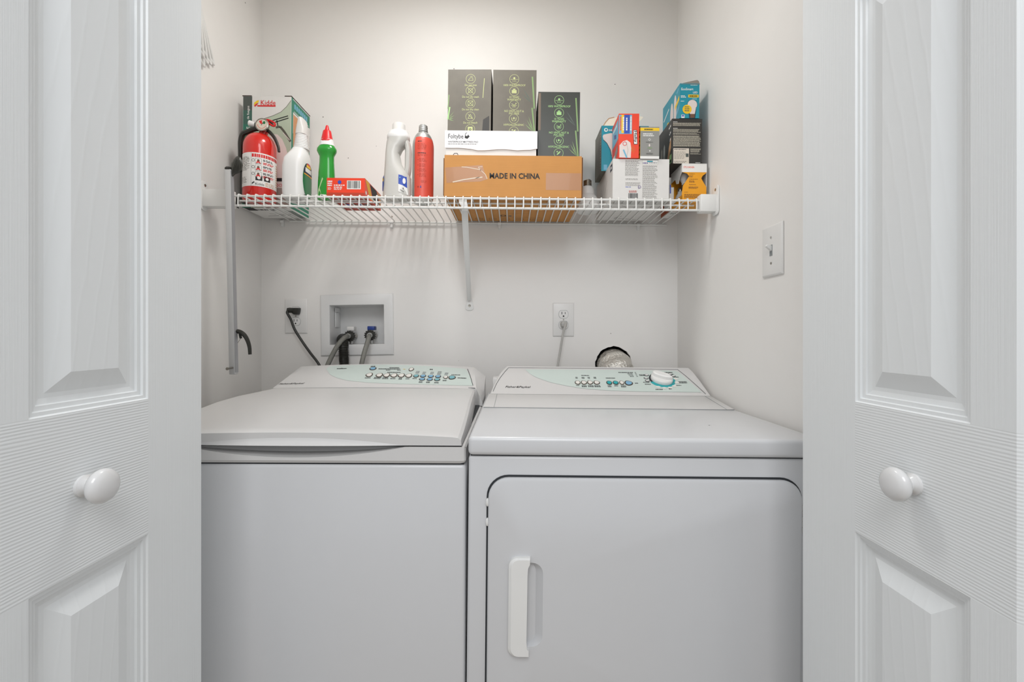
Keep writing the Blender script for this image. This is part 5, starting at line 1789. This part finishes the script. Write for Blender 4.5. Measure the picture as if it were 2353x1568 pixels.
c.Pp(pr, 1549, 370, 1582, 375, 2, INK, fill=.3, word=.008)
pr.build('front_print', c.front, c.o)
pr = Print()
d = c.d
pr.poly([(.045, .03), (.05, .075), (.057, .085), (.063, .075), (.066, .025)], GREYB).poly([(.02, .035), (.025, .075), (.032, .082), (.039, .070), (.040, .03)], TXTD)
pr.poly([(.075, .002), (.10, .06), (.118, .085), (.118, .050), (.095, .002)], KRAFT)
pr.rect(.100, d - .002, .004, .030, LIME2).layer(2).rect(.108, d - .005, .006, .015, INK)
for i in range(3):
    pr.line([(.098 + .004 * i, BH - .02 - .02 * i), (.115, BH - .016 - .02 * i)], .006, WPRINT)
    pr.layer(3).disc(.107, BH - .018 - .02 * i, .0025, BLACKC, 6).layer(2)
pr.build('side_print', c.left, c.o)

# --- teal LED carton on the very top
c = Carton('teal_led_carton', 1562, 1606.5, 760, .1055, .155, 'teal LED bulb carton with a yellow disc, topmost of the stack at the right wall', dz=YH + BH + .0016, mats=[TEALC], cat='carton', rz=.0)
pr = Print()
c.T(pr, 'EcoSmart', 1564.5, 207.5, 5.6, WPRINT, bold=.03, sx=.90)
c.T(pr, 'LED', 1591.5, 214.5, 4.4, WPRINT, bold=.03)
c.Pp(pr, 1586, 194.5, 1602, 196.5, 1, WPRINT, word=.004, ragged=0)
c.R(pr, 1581, 217.5, 1605, 224, YEL)
c.Pp(pr, 1564, 219, 1576, 225, 2, WPRINT, word=.005)
c.Pp(pr, 1564, 231.5, 1572, 234, 1, WPRINT, word=.004)
c.Pp(pr, 1590, 226.5, 1604, 228.5, 1, WPRINT, word=.004)
u, v = c.uv(1590.5, 240.5)
pr.disc(u, v, .0155, mat('print_outline_navy', '1a3f52', .5), 22)
c.G(pr, [(1581, 250), (1600, 250), (1597.5, 272), (1583.5, 272)], MATS['print_outline_navy'])
pr.layer(2).disc(u, v, .0145, PINK, 22)
pr.layer(3)
c.G(pr, [(1582.3, 249), (1598.8, 249), (1596.4, 262), (1585, 262)], PINK)
c.R(pr, 1586, 262, 1596, 271, mat('print_brown', '6d4a35'))
pr.layer(4).disc(*c.uv(1578.5, 251.5), .0138, YEL, 22).layer(5)
c.Pp(pr, 1573, 244, 1584, 257, 3, GREYK, word=.004, fill=.5)
pr.layer(2)
c.R(pr, 1582.5 - 17, 264, 1573, 271.5, WPRINT)
pr.layer(3)
c.R(pr, 1566.5, 265, 1572, 268, BLUE)
pr.layer(3)
c.Pp(pr, 1584, 219.5, 1602, 222.3, 1, INK, word=.006, ragged=0, fill=.9)
pr.build('front_print', c.front, c.o)
pr = Print()
d = c.d
pr.disc(.085, .035, .014, PINK, 16, .045).disc(.115, .045, .012, PINK, 16, .045).disc(.05, .015, .016, YEL, 14, .02).layer(2)
pr.poly([(.115, .055), (.150, .072), (.150, .058), (.115, .043)], YEL).poly([(.128, .030), (.148, .046), (.148, .034), (.128, .018)], LBLUE).line([(.01, .055), (.06, .075)], .005, WPRINT).line([(.128, .088), (.145, .096)], .006, LBLUE)
pr.build('side_print', c.left, c.o)
w_, h, d = c.w / 2, c.h, c.d / 2
fl = [((x - c.x0) / c.s - w_, (c.yb - y) / c.s) for x, y in ((1562.5, 193.5), (1571, 190), (1583, 186.5), (1594, 183.5), (1603, 181.5), (1606, 184.5), (1607.5, 194))]
MB().prism(fl, lambda u, v, q_: Vector((u, -d + .0005 + (v - h) * .35 + q_, v)), 0, .0012).build('top_flap', mat('carton_inside_grey', '8d857c', .6), c.o, label='raised grey inner flap')

# --- small things behind, seen from below through the wires
c = Carton('slim_white_carton', 1538.5, 1548, 740, .055, .05, 'slim white carton squeezed between the white carton and the yellow bulb pack', mats=[WCARD], cat='carton')
pr = Print()
c.R(pr, 1539, 425, 1541.5, 445, BLUE)
pr.build('front_print', c.front, c.o)
c = Carton('orange_bulb_carton', 1538, 1562, 703, .070, .085, 'small orange-brown carton behind the slim white carton, near the yellow bulb pack', mats=[mat('carton_rust', 'a9532e', .55), WCARD], faces=(1, 0, 0, 0, 0, 0), cat='carton')
pr = Print()
pr.rect(.002, c.w - .002, .04, c.d - .004, WPRINT).layer(2).para(.004, c.w - .004, .05, c.d - .01, 2, GREYK, fill=.5, word=.008)
pr.build('base_print', c.under, c.o)
pr = Print()
pr.disc(.018, .030, .011, PINK, 14).disc(.022, .058, .009, PINK, 14).layer(2).disc(.018, .030, .005, GREYK, 10)
pr.build('front_print', c.front, c.o)
